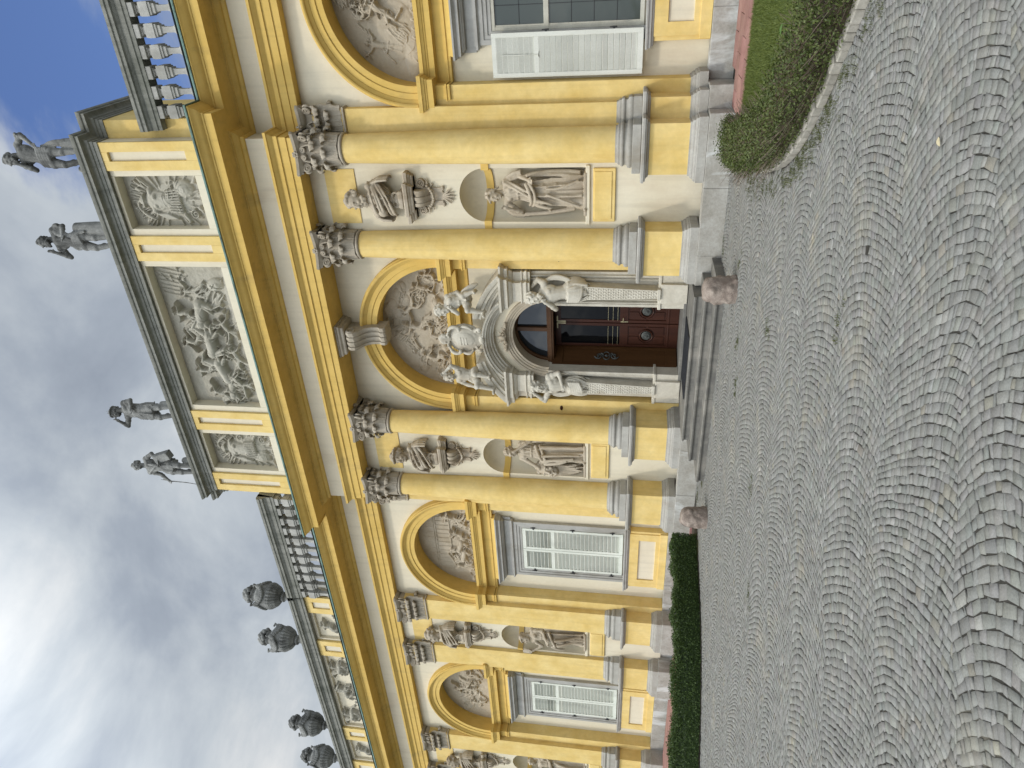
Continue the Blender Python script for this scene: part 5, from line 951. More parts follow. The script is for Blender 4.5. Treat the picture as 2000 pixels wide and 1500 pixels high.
# ---- the two giants of the doorway
for s in (1, -1):
    g = MB()
    if s > 0: body(g, dict(pel=(0, 0, .98), wst=(-.02, -.03, 1.14), chs=(-.05, -.05, 1.33), hd=(-.10, -.10, 1.62), sL=(-.20, -.06, 1.42), eL=(-.33, -.16, 1.22), wL=(-.16, -.22, 1.42), sR=(.17, .0, 1.47), eR=(.22, .06, 1.60), wR=(.02, .06, 1.76)), 1, False, False, True, 1.28); head(g, (-.09, -.13, 1.65), 1.35, -.7, .45, -.25, True, 'curly', 23)
    else: body(g, dict(wst=(.02, -.03, 1.14), chs=(.02, -.04, 1.33), hd=(.02, -.10, 1.62), sL=(-.21, .0, 1.45), eL=(-.42, -.03, 1.52), wL=(-.22, -.05, 1.76), sR=(.21, -.03, 1.42), eR=(.34, -.06, 1.20), wR=(.12, -.20, 1.12)), 1, False, False, True, 1.28); head(g, (.0, -.14, 1.64), 1.35, .15, .35, .2, True, 'curly', 29)
    for i in range(6): a = .35*i; fold(g, [(.20*s, -.02, .98 - .05*i), (.04*s, -.22, .90 - .05*i), (-.17*s, -.16, .98 - .04*i)], (.05, .06, .045))
    for i in range(5): fold(g, [(s*(.16 + .02*i), -.05 + .03*i, .95), (s*(.22 + .015*i), -.1 + .05*i, .78), (s*(.16 + .01*i), -.08 + .04*i, .58 + .02*i)], (.05, .04))
    for i in range(5): fold(g, [(s*(.20 + .01*i), .04, 1.46 - .02*i), (s*(.30 + .02*i), .05, 1.25), (s*(.20 + .01*i), .02, .95)], (.05, .045))
    g.ell((0, 0, .80), (.16, .13, .25)); rh = np.random.default_rng(60 + s)
    for i in range(18):
        a = i*2*PI/18 + rh.uniform(-.1, .1); q = rh.uniform(.2, .5)*s; fold(g, [(.19*math.cos(a), .155*math.sin(a), 1.0), (.25*math.cos(a+q), .21*math.sin(a+q), .80 + rh.uniform(-.05, .05)), (.15*math.cos(a+2*q), .13*math.sin(a+2*q), .54 + rh.uniform(-.03, .08))], (.024, .045, .022))
    S2 = 1.12; g.xform(Matrix.Scale(S2, 4))
    o = place(g, 'herm_statue', 'portal_white', (s*1.25, .08, 2.05), .0125, ('white stone herm of a bearded man bent under the portal, right of the door' if s > 0 else 'white stone herm with one elbow raised, left of the door'), 'statue', 'herms carrying the doorway')
    t = MB(); n = 4
    t.add([(-.095, -.13, -.91), (.095, -.13, -.91), (.095, .18, -.91), (-.095, .18, -.91), (-.165, -.12, .75), (.165, -.12, .75), (.165, .18, .75), (-.165, .18, .75)], [(0, 3, 2, 1), (4, 5, 6, 7), (0, 1, 5, 4), (1, 2, 6, 5), (2, 3, 7, 6), (3, 0, 4, 7)])
    for j in range(30):
        z = -.84 + j*.055; w = .095 + .070*(z + .91)/1.66 - .012; k = max(2, int(w*2/.058))
        for i in range(k):
            x = -w + 2*w*(i + (.5 if j % 2 else .25))/k
            if abs(x) > w - .012: continue
            t.ell((x, -.13 + .01*(z + .91)/1.66, z), (.026, .012, .030), None, 8, 4)
    t.box(-.13, .13, -.15, .18, -.95, -.88, .006); t.build('scaled_shaft', 'portal_white', o, smooth=40)
# ---- children seated on the broken gable, and the shield between them
g = MB(); body(g, dict(pel=(.05, .0, .42), wst=(.02, -.03, .56), chs=(-.03, -.07, .70), nck=(-.10, -.12, .82), hd=(-.18, -.18, .92), sL=(-.14, -.12, .76), eL=(-.24, -.18, .58), wL=(-.12, -.22, .70), sR=(.08, -.05, .80), eR=(.17, .0, .60), wR=(.12, -.12, .46), hL=(-.02, 0, .40), kL=(-.12, -.26, .34), aL=(-.18, -.22, .05), hR=(.12, 0, .40), kR=(.20, -.24, .42), aR=(.30, -.24, .20)), 1, False, True, True, 1.12); head(g, (-.17, -.17, .92), 1.3, -.9, .5, -.3, False, 'curly', 33)
for i in range(5): fold(g, [(.15, .0, .5 - .03*i), (.30, -.06, .42 - .04*i), (.36, .02, .22 - .02*i)], (.05, .035))
g.xform(Matrix.Scale(1.1, 4)); place(g, 'putto', 'portal_white', (1.02, .02, 5.06), .0125, 'white stone child bending forward on the right half of the gable', 'statue', 'stone children on the broken gable')
g = MB(); body(g, dict(pel=(.02, .0, .40), wst=(.0, -.02, .54), chs=(.0, -.03, .70), nck=(-.03, -.04, .84), hd=(-.06, -.06, .96), sL=(-.15, -.03, .78), eL=(-.25, -.05, .60), wL=(-.22, -.16, .44), sR=(.15, -.03, .80), eR=(.25, -.08, .92), wR=(.14, -.12, 1.04), hL=(-.06, 0, .38), kL=(-.16, -.24, .32), aL=(-.24, -.22, .0), hR=(.08, 0, .38), kR=(.16, -.26, .34), aR=(.10, -.26, .05)), 1, False, True, True, 1.12); head(g, (-.05, -.07, .97), 1.25, .2, -.2, -.2, False, 'curly', 35)
for i in range(5): fold(g, [(-.12, .02, .62 - .03*i), (-.22, -.08, .42 - .04*i), (-.10, -.18, .30 - .02*i)], (.05, .035))
g.xform(Matrix.Scale(1.1, 4)); place(g, 'putto', 'portal_white', (-1.0, .02, 5.02), .0125, 'white stone child lifting one arm on the left half of the gable', 'statue', 'stone children on the broken gable')
g = MB(); g.ell((0, .02, .42), (.40, .08, .44)); g.ell((0, 0, .42), (.30, .10, .36)); g.ell((0, -.06, .42), (.20, .07, .25))
for s in (-1, 1):
    fold(g, [(s*.10, -.02, .80), (s*.38, -.10, .84), (s*.40, -.12, .58), (s*.30, -.10, .50)], (.05, .07, .05)); fold(g, [(s*.30, -.04, .52), (s*.42, -.10, .40), (s*.34, -.12, .24), (s*.26, -.06, .22)], (.05, .06, .04)); fold(g, [(s*.20, -.02, .15), (s*.34, -.06, .10), (s*.32, -.12, -.02), (s*.22, -.08, .02)], (.05, .05, .035)); g.ell((s*.29, -.12, .53), .05); g.ell((s*.26, -.10, .05), .045); fold(g, [(s*.08, -.05, .80), (s*.16, -.12, .86), (s*.20, -.10, .78)], (.05, .035))
    for i in range(3): g.cap((s*.03 - .08, -.125, .36 + i*.07), (s*.05 + .02, -.125, .38 + i*.07), .012, .012)
for i in range(7): a = -.4 + i*.66; g.ell((.09*math.cos(a), -.05, .93 + .07*math.sin(a)), (.06, .06, .055))
g.cap((0, 0, .80), (0, -.02, .98), .08, .10); g.ell((0, -.06, .0), (.12, .07, .07))
place(g, 'cartouche', 'portal_white', (0.02, -.02, 5.20), .013, 'carved white shield with scrolled edges above the door hood', 'ornament')
# ---- dark statues on the attic
def roof_statue(g, x, label, plinth_w=.34): 
    g.box(-plinth_w, plinth_w, -.25, .25, -.12, .03); g.xform(Matrix.Scale(1.19, 4)); return place(g, 'roof_statue', 'dark_stone', (x, -.18, 13.72), .016, label, 'statue', 'dark stone statues on the attic')
g = MB(); body(g, dict(pel=(-.04, 0, .98), chs=(.02, 0, 1.33), sL=(-.18, -.02, 1.42), eL=(-.25, -.10, 1.17), wL=(-.12, -.17, 1.42), sR=(.20, .0, 1.45), eR=(.38, .02, 1.34), wR=(.22, -.04, 1.12), kL=(-.16, -.07, .53), aL=(-.10, .02, .08), kR=(.06, -.04, .52), aR=(.08, .02, .08), hL=(-.13, 0, .94), hR=(.06, 0, .94)), thick=1.17); head(g, (-.06, -.05, 1.67), 1.22, -.6, .2, -.1, True, 'curly', 41)
for i in range(5): fold(g, [(-.20, -.02, 1.02 - .045*i), (-.04, -.20, .94 - .055*i), (.16, -.06, 1.04 - .05*i)], (.045, .055, .045)); fold(g, [(.16, .02, .98 - .02*i), (.20 + .02*i, -.04, .75), (.18 + .02*i, .02, .45)], (.05, .035))
g.cap((.20, .08, .0), (.20, .06, .52), .11, .09); fold(g, [(.34, .0, 1.42), (.44, .0, 1.44), (.40, -.05, 1.36)], (.05, .03))
for i in range(8): g.ell((-.26 + random.uniform(-.06, .06), .0 + random.uniform(-.06, .06), .08 + i*.035), .06)
roof_statue(g, 4.50, 'dark stone man resting his chin on a hand, rightmost on the attic')
g = MB(); body(g, dict(pel=(-.05, 0, .98), chs=(-.02, 0, 1.33), sL=(-.20, .0, 1.42), eL=(-.36, -.05, 1.22), wL=(-.23, -.14, 1.44), sR=(.19, .0, 1.44), eR=(.27, .04, 1.22), wR=(.14, -.16, 1.12), kL=(-.14, -.08, .52), aL=(-.08, -.02, .08), kR=(.05, -.03, .52), aR=(.06, .04, .08)), thick=1.17); head(g, (-.04, -.06, 1.68), 1.2, -.35, .15, 0, True, 'curly', 44)
for i in range(6): fold(g, [(.22, .0, 1.42 - .03*i), (.06, -.20, 1.22 - .05*i), (.16, -.16, 1.0 - .04*i), (.20, -.08, .66 + .02*i)], (.05, .05, .04)); fold(g, [(-.16, -.04, .96 - .03*i), (.0, -.2, .92 - .04*i), (.18, -.1, .96 - .02*i)], (.04, .05))
g.tube([(.20, .06, .0), (.22, .06, .5), (.22, .05, .95)], (.14, .13, .11), 12); g.ell((-.24, -.02, .12), (.06, .08, .06)); fold(g, [(.22, .02, 1.42), (.32, .02, 1.40), (.30, .0, 1.28)], (.06, .05))
roof_statue(g, 2.52, 'dark stone bearded man with a pelt and pillar, second from the right on the attic')
g = MB(); body(g, dict(pel=(.02, 0, .98), sL=(-.19, -.02, 1.43), eL=(-.40, -.08, 1.46), wL=(-.24, -.14, 1.58), sR=(.19, .0, 1.42), eR=(.30, -.02, 1.20), wR=(.16, -.14, 1.16), kL=(-.10, -.08, .52), aL=(-.06, .0, .08), kR=(.13, -.02, .5), aR=(.14, .04, .08)), thick=1.17); head(g, (-.05, -.04, 1.68), 1.2, -.55, .1, 0, False, 'wreath', 47); robe(g, [(0, 0, .66, .20, .16, .13), (0, 0, .85, .20, .155, .10), (0, 0, 1.05, .165, .13, .06), (0, 0, 1.25, .18, .13, .04), (0, 0, 1.38, .15, .10, .02)], 10, 1, .7, seed=8)
for i in range(4): fold(g, [(.20, -.03, 1.35 - .03*i), (.0, -.18, 1.15 - .05*i), (-.18, -.08, 1.02 - .05*i)], (.03, .045, .03)); g.cap((-.05 + (i-1.5)*.04, -.10, 1.77), (-.06 + (i-1.5)*.06, -.12, 1.85), .014, .008)
g.cap((.18, .10, 0), (.16, .08, .5), .09, .07)
roof_statue(g, -2.42, 'dark stone crowned figure in a tunic with one elbow raised, on the attic')
g = MB(); body(g, dict(pel=(.02, 0, .98), sL=(-.19, -.01, 1.43), eL=(-.26, .0, 1.18), wL=(-.36, -.06, 1.0), sR=(.20, .0, 1.43), eR=(.36, .02, 1.24), wR=(.26, -.10, 1.08), kL=(-.10, -.05, .52), aL=(-.12, .0, .08), kR=(.12, -.08, .52), aR=(.06, -.02, .08)), thick=1.17); head(g, (.0, -.04, 1.69), 1.2, .1, .05, 0, False, 'curly', 51); robe(g, [(.02, 0, .68, .20, .16, .10), (.02, 0, .88, .195, .15, .09), (.02, 0, 1.02, .165, .125, .03)], 9, 2, .6, seed=9)
for i in range(4): fold(g, [(-.20, .04, 1.05 - .03*i), (-.24, .02, .8), (-.2, .04, .45 + .05*i)], (.05, .04)); fold(g, [(.12, -.12, 1.30 - .03*i), (.20, -.16, 1.18 - .03*i), (.10, -.16, 1.10 - .03*i)], (.04, .035))
bx = MB().box(-.10, .10, -.09, .09, -.22, .22); bx.xform(Matrix.Translation((.34, -.04, .90)) @ Matrix.Rotation(-.35, 4, 'Y')); g.add(bx.v, bx.f); fold(g, [(-.36, -.08, 1.12), (-.43, -.08, .85), (-.36, -.08, .6), (-.46, -.08, .15)], (.016, .022, .02, .014)); fold(g, [(-.36, -.08, 1.0), (-.36, -.08, 1.18)], (.016, .012)); fold(g, [(-.18, -.1, 1.4), (.0, -.17, 1.22), (.16, -.12, 1.08)], (.025, .025)); g.cap((.16, .1, 0), (.16, .08, .45), .09, .08)
roof_statue(g, -4.36, 'dark stone archer with a bow and quiver, leftmost on the attic')
# ---- urns with fruit on the wing parapet
def urn_mesh():
    g = MB(); g.lathe([(.20, 0), (.20, .06), (.12, .10), (.10, .16), (.10, .24), (.16, .27), (.17, .31), (.12, .34), (.16, .38), (.30, .50), (.39, .66), (.405, .78), (.40, .95), (.37, 1.08), (.29, 1.14), (.27, 1.17), (.20, 1.18), (.19, 1.24), (.23, 1.30), (.20, 1.34)], seg=40).box(-.22, .22, -.22, .22, -.06, .02)
    for i in range(24): a = 2*PI*i/24; g.tube([((r)*math.cos(a), r*math.sin(a), z) for r, z in ((.16, .37), (.30, .49), (.395, .66), (.41, .74))], (.02, .035, .04, .03), 6)
    for i in range(4):
        a0 = i*PI/2 + .4
        for k in range(11): a = a0 + PI/2*k/10; z = 1.02 - .18*math.sin(PI*k/10); g.ell((.42*math.cos(a), .42*math.sin(a), z), .052); g.ell((.43*math.cos(a+.05), .43*math.sin(a+.05), z+.06), .035)
        g.ell((.40*math.cos(a0), .40*math.sin(a0), 1.06), (.08, .08, .10)); g.tube([(.40*math.cos(a0), .40*math.sin(a0), 1.1), (.47*math.cos(a0), .47*math.sin(a0), 1.2), (.36*math.cos(a0), .36*math.sin(a0), 1.22)], .04, 6)
    for i in range(34): a = i*2.4; t = i/34; r = .25*math.sqrt(1-t*.85); g.ell((r*math.cos(a), r*math.sin(a), 1.36 + .24*t), random.uniform(.055, .08))
    return remesh(g, .015, 0, 'urn')
um = urn_mesh()
ul = ('dark stone urn heaped with fruit, nearest to the attic', 'second dark stone urn from the attic', 'third dark stone urn from the attic', 'farthest dark stone urn at the picture edge')
for x, l in zip(LOWP, ul):
    o = obj('stone_urn', um, 'dark_stone'); o.location = (x + .02, .02, 12.26); o.scale = (1.0, 1.0, 1.05); o.rotation_euler = (0, 0, x); tag(o, l, 'urn', 'urns on the parapet')
# ================================================================== ground
g = MB(); g.add([(-400, -400, -.05), (400, -400, -.05), (400, 400, -.05), (-400, 400, -.05)], [(0, 1, 2, 3)]); tag(g.build('ground', 'court_far', None, smooth=0), kind='structure')
KR = [(5.0, -2.15), (4.80, -2.45), (4.76, -2.8), (4.80, -3.2), (4.93, -3.8), (5.26, -4.94), (5.63, -5.93), (6.2, -6.76), (6.94, -7.48), (7.45, -7.92), (8.6, -8.7), (10.5, -9.6), (14, -10.6)]
KL = [(-3.95, -1.75), (-4.12, -2.25), (-4.36, -2.97), (-4.60, -3.82), (-5.13, -4.67), (-5.84, -5.38), (-6.69, -5.97), (-8.0, -6.7), (-10.5, -7.7), (-14, -8.7), (-20, -9.6), (-26, -10)]
def smooth_line(P, step=.05):
    P = np.array(P, float)
    for _ in range(2): P = np.vstack([P[:1]] + [np.array([.75*a+.25*b, .25*a+.75*b]) for a, b in zip(P[:-1], P[1:])] + [P[-1:]])
    d = np.r_[0, np.cumsum(np.hypot(*np.diff(P, axis=0).T))]; t = np.arange(0, d[-1], step); return np.c_[np.interp(t, d, P[:, 0]), np.interp(t, d, P[:, 1])]
LR, LL = smooth_line(KR), smooth_line(KL)
def side(P, L):
    """signed distance (positive to the left of the walking direction) to a polyline, sampled"""
    out = np.empty(len(P))
    for i in range(0, len(P), 4000):
        q = P[i:i+4000]; d = q[:, None] - L[None, ::2]; k = (d**2).sum(2).argmin(1); t = np.gradient(L[::2], axis=0)[k]; v = q - L[::2][k]; out[i:i+4000] = np.sign(t[:, 0]*v[:, 1] - t[:, 1]*v[:, 0])*np.hypot(*v.T)
    return out
def project(P3):
    d = P3 - np.array(CAMPOS); z = d @ np.array(F_); z = np.where(z < .05, .05, z); return 1000 - 1389.35*(d @ np.array(U_))/z, 750 - 1389.35*(d @ np.array(R_))/z, z
# ---- the court of small granite setts laid in fans
bed = MB().add([(-60, -40, -.0055), (30, -40, -.0055), (30, 1, -.0055), (-60, 1, -.0055)], [(0, 1, 2, 3)]).build('courtyard', 'joint_sand', None, smooth=0); tag(bed, kind='structure')
rg = np.random.default_rng(5); W = 1.24; cells = []; AM = .54; RA = W/(2*math.sin(AM))
ca, sa = math.cos(.50), math.sin(.50)
for j in range(-9, 16):
    yc = -j*W - .4; rows = np.cumsum(rg.uniform(.056, .080, 430)) - 22.0; kx = np.linspace(-.9, .9, 34); rag = rg.uniform(-.011, .011, (430, 34))
    def P_(k, ph): return np.stack([rows[k] + RA*np.cos(ph) + np.interp(ph, kx, rag[k]), yc + RA*np.sin(ph)], -1)
    for k in range(len(rows)-1):
        n = rg.integers(18, 22); e = np.linspace(-1, 1, n+1); e[1:-1] += rg.uniform(-.75, .75, n-1)/n; e = e*AM; h = rows[k+1] - rows[k]; t = np.clip(e + h/RA*np.sin(e), -AM, AM); c = np.stack([P_(k, e[:-1]), P_(k+1, t[:-1]), P_(k+1, t[1:]), P_(k, e[1:])], 1); cells.append(c)
Cq = np.concatenate(cells)
def shrink(Q, g):
    """pull every edge of each quad inward by about g metres"""
    m = Q.mean(1, keepdims=True); e0 = np.linalg.norm(Q[:, 1]-Q[:, 0], axis=1); e1 = np.linalg.norm(Q[:, 3]-Q[:, 0], axis=1); u = (Q[:, 1]+Q[:, 2]-Q[:, 0]-Q[:, 3])/2; v = (Q[:, 2]+Q[:, 3]-Q[:, 0]-Q[:, 1])/2; lu = np.linalg.norm(u, axis=1, keepdims=True); lv = np.linalg.norm(v, axis=1, keepdims=True); du = (u/lu)*g[:, :1]; dv = (v/lv)*g[:, 1:]
    return np.stack([Q[:, 0]+du+dv, Q[:, 1]-du+dv, Q[:, 2]-du-dv, Q[:, 3]+du-dv], 1)
Cq = shrink(Cq, rg.uniform(.0012, .0030, (len(Cq), 2))); Cq = Cq + rg.normal(0, .0040, Cq.shape)
Cq = np.stack([Cq[..., 0] + .11*np.sin(Cq[..., 1]*1.3 + Cq[..., 0]*.5) + .06*np.sin(Cq[..., 1]*2.9 - Cq[..., 0]*1.1), Cq[..., 1] + .14*np.sin(Cq[..., 0]*.9) + .06*np.sin(Cq[..., 0]*2.3 + Cq[..., 1]*.7) + .03*np.sin(Cq[..., 0]*5.1 - Cq[..., 1]*2)], -1)
Cq = np.stack([Cq[..., 0]*ca - (Cq[..., 1]+6)*sa, Cq[..., 0]*sa + (Cq[..., 1]+6)*ca - 6], -1)
cen = Cq.mean(1); px, py, pz = project(np.c_[cen, np.zeros(len(cen))])
ok = (px > 1320) & (px < 2250) & (py > -200) & (py < 1700) & (pz > .3) & (cen[:, 1] < -.80) & ~((np.abs(cen[:, 0]) < 2.4) & (cen[:, 1] > -1.93)) & (cen[:, 1] > -16)
Cq, cen, px, py, pz = Cq[ok], cen[ok], px[ok], py[ok], pz[ok]; ok = (side(cen, LR) < -.02) & (side(cen, LL) > .0) & ((cen[:, 0] > -5.0) | (cen[:, 1] < -1.7)); Cq, cen, px, py, pz = Cq[ok], cen[ok], px[ok], py[ok], pz[ok]
n = len(Cq); mid = Cq.mean(1, keepdims=True); wav = .0030*np.sin(cen[:, 0]*1.7 + cen[:, 1]*.9)*np.sin(cen[:, 1]*1.1 - cen[:, 0]*.7); top = wav + rg.normal(.0012, .0013, n); tilt = rg.normal(0, .0008, (n, 4)); ins = rg.uniform(.03, .075, (n, 1, 1))
def zz(a): return np.broadcast_to(np.asarray(a)[..., None], (n, 4, 1)) if np.ndim(a) == 2 else np.broadcast_to(np.asarray(a)[:, None, None], (n, 4, 1))
V = np.concatenate([np.concatenate([Cq, np.full((n, 4, 1), -.03)], 2), np.concatenate([mid + (Cq-mid)*(1-ins*.25), zz(top[:, None] - .003 + tilt)], 2), np.concatenate([mid + (Cq-mid)*(1-ins), zz(top[:, None] + tilt)], 2)], 1)
FQ = np.array([(0, 4, 5, 1), (1, 5, 6, 2), (2, 6, 7, 3), (3, 7, 4, 0), (4, 8, 9, 5), (5, 9, 10, 6), (6, 10, 11, 7), (7, 11, 8, 4), (8, 11, 10, 9)])[:, ::-1]
col = np.clip(rg.normal(1.0, .075, (n, 1)), .75, 1.3)*np.array([[1, 1, 1.0]]) * (1 + rg.normal(0, .012, (n, 3))); lite = rg.random(n) < .02; col[lite] *= 1.28; warm = rg.random(n) < .025; col[warm] *= np.array([1.06, 1.01, .93])
def raw_mesh(name, V, F, smooth=False):
    me = bpy.data.meshes.new(name); me.vertices.add(len(V)); me.vertices.foreach_set('co', np.ascontiguousarray(V, dtype=np.float32).ravel()); k = F.shape[1]; me.loops.add(F.size); me.loops.foreach_set('vertex_index', np.ascontiguousarray(F, dtype=np.int32).ravel()); me.polygons.add(len(F)); me.polygons.foreach_set('loop_start', np.arange(len(F), dtype=np.int32)*k); me.update(calc_edges=True)
    if smooth: me.polygons.foreach_set('use_smooth', [True]*len(F))
    return me
inview = (px > 1340) & (px < 1990) & (py > 8) & (py < 1492); order = np.argsort(np.where(inview, pz, 1e9)); near = order[:300]; rest = np.setdiff1d(np.arange(n), near)
Vr = V[rest].reshape(-1, 3); Fr = (FQ[None] + (np.arange(len(rest))*12)[:, None, None]).reshape(-1, 4); me = raw_mesh('sett_field', Vr, Fr); set_tint(me, np.repeat(col[rest], 9, 0)); tag(obj('sett_field', me, 'sett', bed), kind='stuff')
for q in near:
    me = raw_mesh('sett', V[q] - np.r_[cen[q], 0], FQ); set_tint(me, np.repeat(col[q:q+1], 9, 0)); o = obj('sett', me, 'sett', bed); o.location = (*cen[q], 0)
print('setts', n)
# ---- kerb of split stones round the right-hand bed
kerb = thing('kerb', (0, 0, 0)); tag(kerb, kind='structure'); acc = 0; i = 0
while i < len(LR) - 4 and LR[i][0] < 10:
    L = random.choice((2, 2, 3, 3, 4)); a, b = LR[i], LR[min(i+L, len(LR)-1)]; d = (b-a)/np.hypot(*(b-a)); nn = np.array([-d[1], d[0]]); h = .075 + random.uniform(-.012, .012); w = .135 + random.uniform(-.015, .015); e = .004
    q = MB().box(e, np.hypot(*(b-a))-e, 0, w, -.05, h, .012); me = q.mesh('kerb_stone', 0); c = random.uniform(.82, 1.15); set_tint(me, [(c, c*.99, c*.96)]*len(me.polygons)); o = obj('kerb_stone', me, 'kerb_stone', kerb); o.location = (a[0] + nn[0]*random.uniform(0, .012), a[1] + nn[1]*random.uniform(0, .012), 0); o.rotation_euler = (random.uniform(-.04, .04), 0, math.atan2(d[1], d[0])); i += L
# ---- beds, lawn and the red slab path along the wall
def strip(name, mat, xs, yin, yout, z): 
    vs = [(x, a, z) for x, a in zip(xs, yin)] + [(x, b, z) for x, b in zip(xs, yout)]; m = len(xs); return tag(MB().add(vs, [(i, i+1, m+i+1, m+i) for i in range(m-1)]).build(name, mat, None, smooth=0), kind='structure')
BR = LR[LR[:, 0].argmin():]; xs = np.linspace(4.84, 13, 40); yk = np.interp(xs, BR[:, 0], BR[:, 1]); strip('soil_bed', 'soil', xs, yk + .08, np.full(40, -1.0), .015)
strip('lawn', 'lawn_soil', np.linspace(5.25, 13, 30), np.interp(np.linspace(5.25, 13, 30), BR[:, 0], BR[:, 1]) + .75, np.full(30, -1.80), .035)
BL = LL[::-1]; xs = np.linspace(-26, -3.97, 60); yk = np.interp(xs, BL[:, 0], BL[:, 1]); strip('soil_bed', 'soil', xs, yk + .05, np.full(60, -1.0), .012); strip('lawn', 'lawn_soil', np.linspace(-26, -5.0, 40), np.interp(np.linspace(-26, -5, 40), BL[:, 0], BL[:, 1]) + .75, np.full(40, -1.80), .03)
def path(x0, x1, label, nrow=4):
    p = thing('slab_path', (0, 0, 0)); tag(p, kind='structure'); dy = .47
    for r in range(nrow):
        x = x0 + (0 if r % 2 else -.3); y = -1.78 + r*dy
        while x < x1:
            L = .62; q = MB().box(max(x, x0) + .004, x + L - .004, y + .004, y + dy - .004, -.03, .045 + random.uniform(-.004, .004), .007)
            if x + L > x0 + .05 and not (y + dy > -.36 and -5.6 < x < 5.55): me = q.mesh('slab', 0); c = random.uniform(.85, 1.12); set_tint(me, [(c, c*random.uniform(.96, 1.03), c)]*len(me.polygons)); obj('slab', me, 'red_brick', p)
            x += L
path(5.22, 9.5, '')
path(-17.5, -5.25, '')
# ---- entrance steps
steps = thing('entrance_steps', (0, 0, 0), 'three worn grey stone steps before the door', 'steps')
NOSE = lambda d, z: [(d, z-.165), (d-.03, z-.165), (d-.03, z-.05), (d-.008, z-.045), (d+.0, z-.03), (d+.0, z-.012), (d-.012, z), (-3, z)]
for k, (zt, yn, hw, cuts) in enumerate(((.50, -1.30, 1.78, (-.55, .62)), (.335, -1.62, 2.10, (-.9, .35)), (.17, -1.95, 2.42, (-.25, 1.1)))):
    ed = [-hw] + list(cuts) + [hw]
    for a, b in zip(ed[:-1], ed[1:]):
        P = [(yn + .045, zt-.18), (yn + .045, zt-.06), (yn + .01, zt-.055), (yn, zt-.035), (yn, zt-.015), (yn + .015, zt), (-.30 if k else .05, zt + (.0 if k else .002)), (-.30 if k else .05, zt-.18)]; m = len(P)
        vs = [(a + .003, y, z) for y, z in P] + [(b - .003, y, z) for y, z in P]; MB().add(vs, [tuple(range(m)), tuple(range(2*m-1, m-1, -1))] + [((i+1) % m, i, m+i, m+(i+1) % m) for i in range(m)]).build('step_slab', 'step_stone', steps, smooth=30)
MB().box(-1.7, 1.7, -1.2, .1, -.05, .33).build('step_core', 'step_stone', steps, smooth=0)
dm = MB().box(-.78, .78, -1.12, -.12, .503, .522, .006)
for i in range(30): dm.box(-.76, .76, -1.10 + i*.0325, -1.085 + i*.0325, .520, .527)
tag(dm.build('doormat', 'mat_rubber', None, smooth=0), 'black ribbed doormat on the top step', 'doormat')
# ---- worn granite guard stones
for (x, y, s, lab, sd) in ((2.76, -3.10, 1.0, 'rough reddish guard stone at the right end of the steps', 3), (-2.56, -2.95, .98, 'rough reddish guard stone at the left of the steps', 8)):
    r2 = np.random.default_rng(sd); g = MB().lathe([(.225, -.05), (.235, .05), (.228, .25), (.22, .40), (.20, .48), (.15, .535), (.08, .56), (.01, .567)], seg=28)
    for i in range(80): a = r2.uniform(0, 2*PI); z = r2.uniform(.0, .5); rr = .18 if z < .42 else .14; q_ = r2.uniform(.03, .085); g.ell((rr*math.cos(a), rr*math.sin(a), z), (q_, q_, q_*1.3), (r2.uniform(0, 3), r2.uniform(0, 3), 0), 7, 4)
    g.xform(Matrix.Scale(s, 4)); o = obj('guard_stone', remesh(g, .022, 1, 'guard_stone'), 'red_granite'); o.location = (x, y, 0); tag(o, lab, 'bollard', 'guard stones before the steps')
# ================================================================== planting
def leaves(name, P, Nn, size, mat, parent, sd, asp=.55, tint=(0, 1)):
    r2 = np.random.default_rng(sd); m = len(P); d = r2.normal(size=(m, 3)); d /= np.linalg.norm(d, axis=1, keepdims=True); u = Nn + d*.9; u /= np.linalg.norm(u, axis=1, keepdims=True); a = np.cross(u, r2.normal(size=(m, 3))); a /= np.linalg.norm(a, axis=1, keepdims=True); b = np.cross(u, a); s = size*r2.uniform(.65, 1.3, (m, 1))
    V = np.stack([P - a*s, P + b*s*asp + u*s*.12, P + a*s, P - b*s*asp + u*s*.12], 1).reshape(-1, 3); F = np.arange(m*4).reshape(-1, 4); me = raw_mesh(name, V, F); t = np.clip(r2.beta(2, 2.6, m)*(tint[1]-tint[0]) + tint[0], 0, 1); set_tint(me, np.repeat(t[:, None], 3, 1)); return obj(name, me, mat, parent)
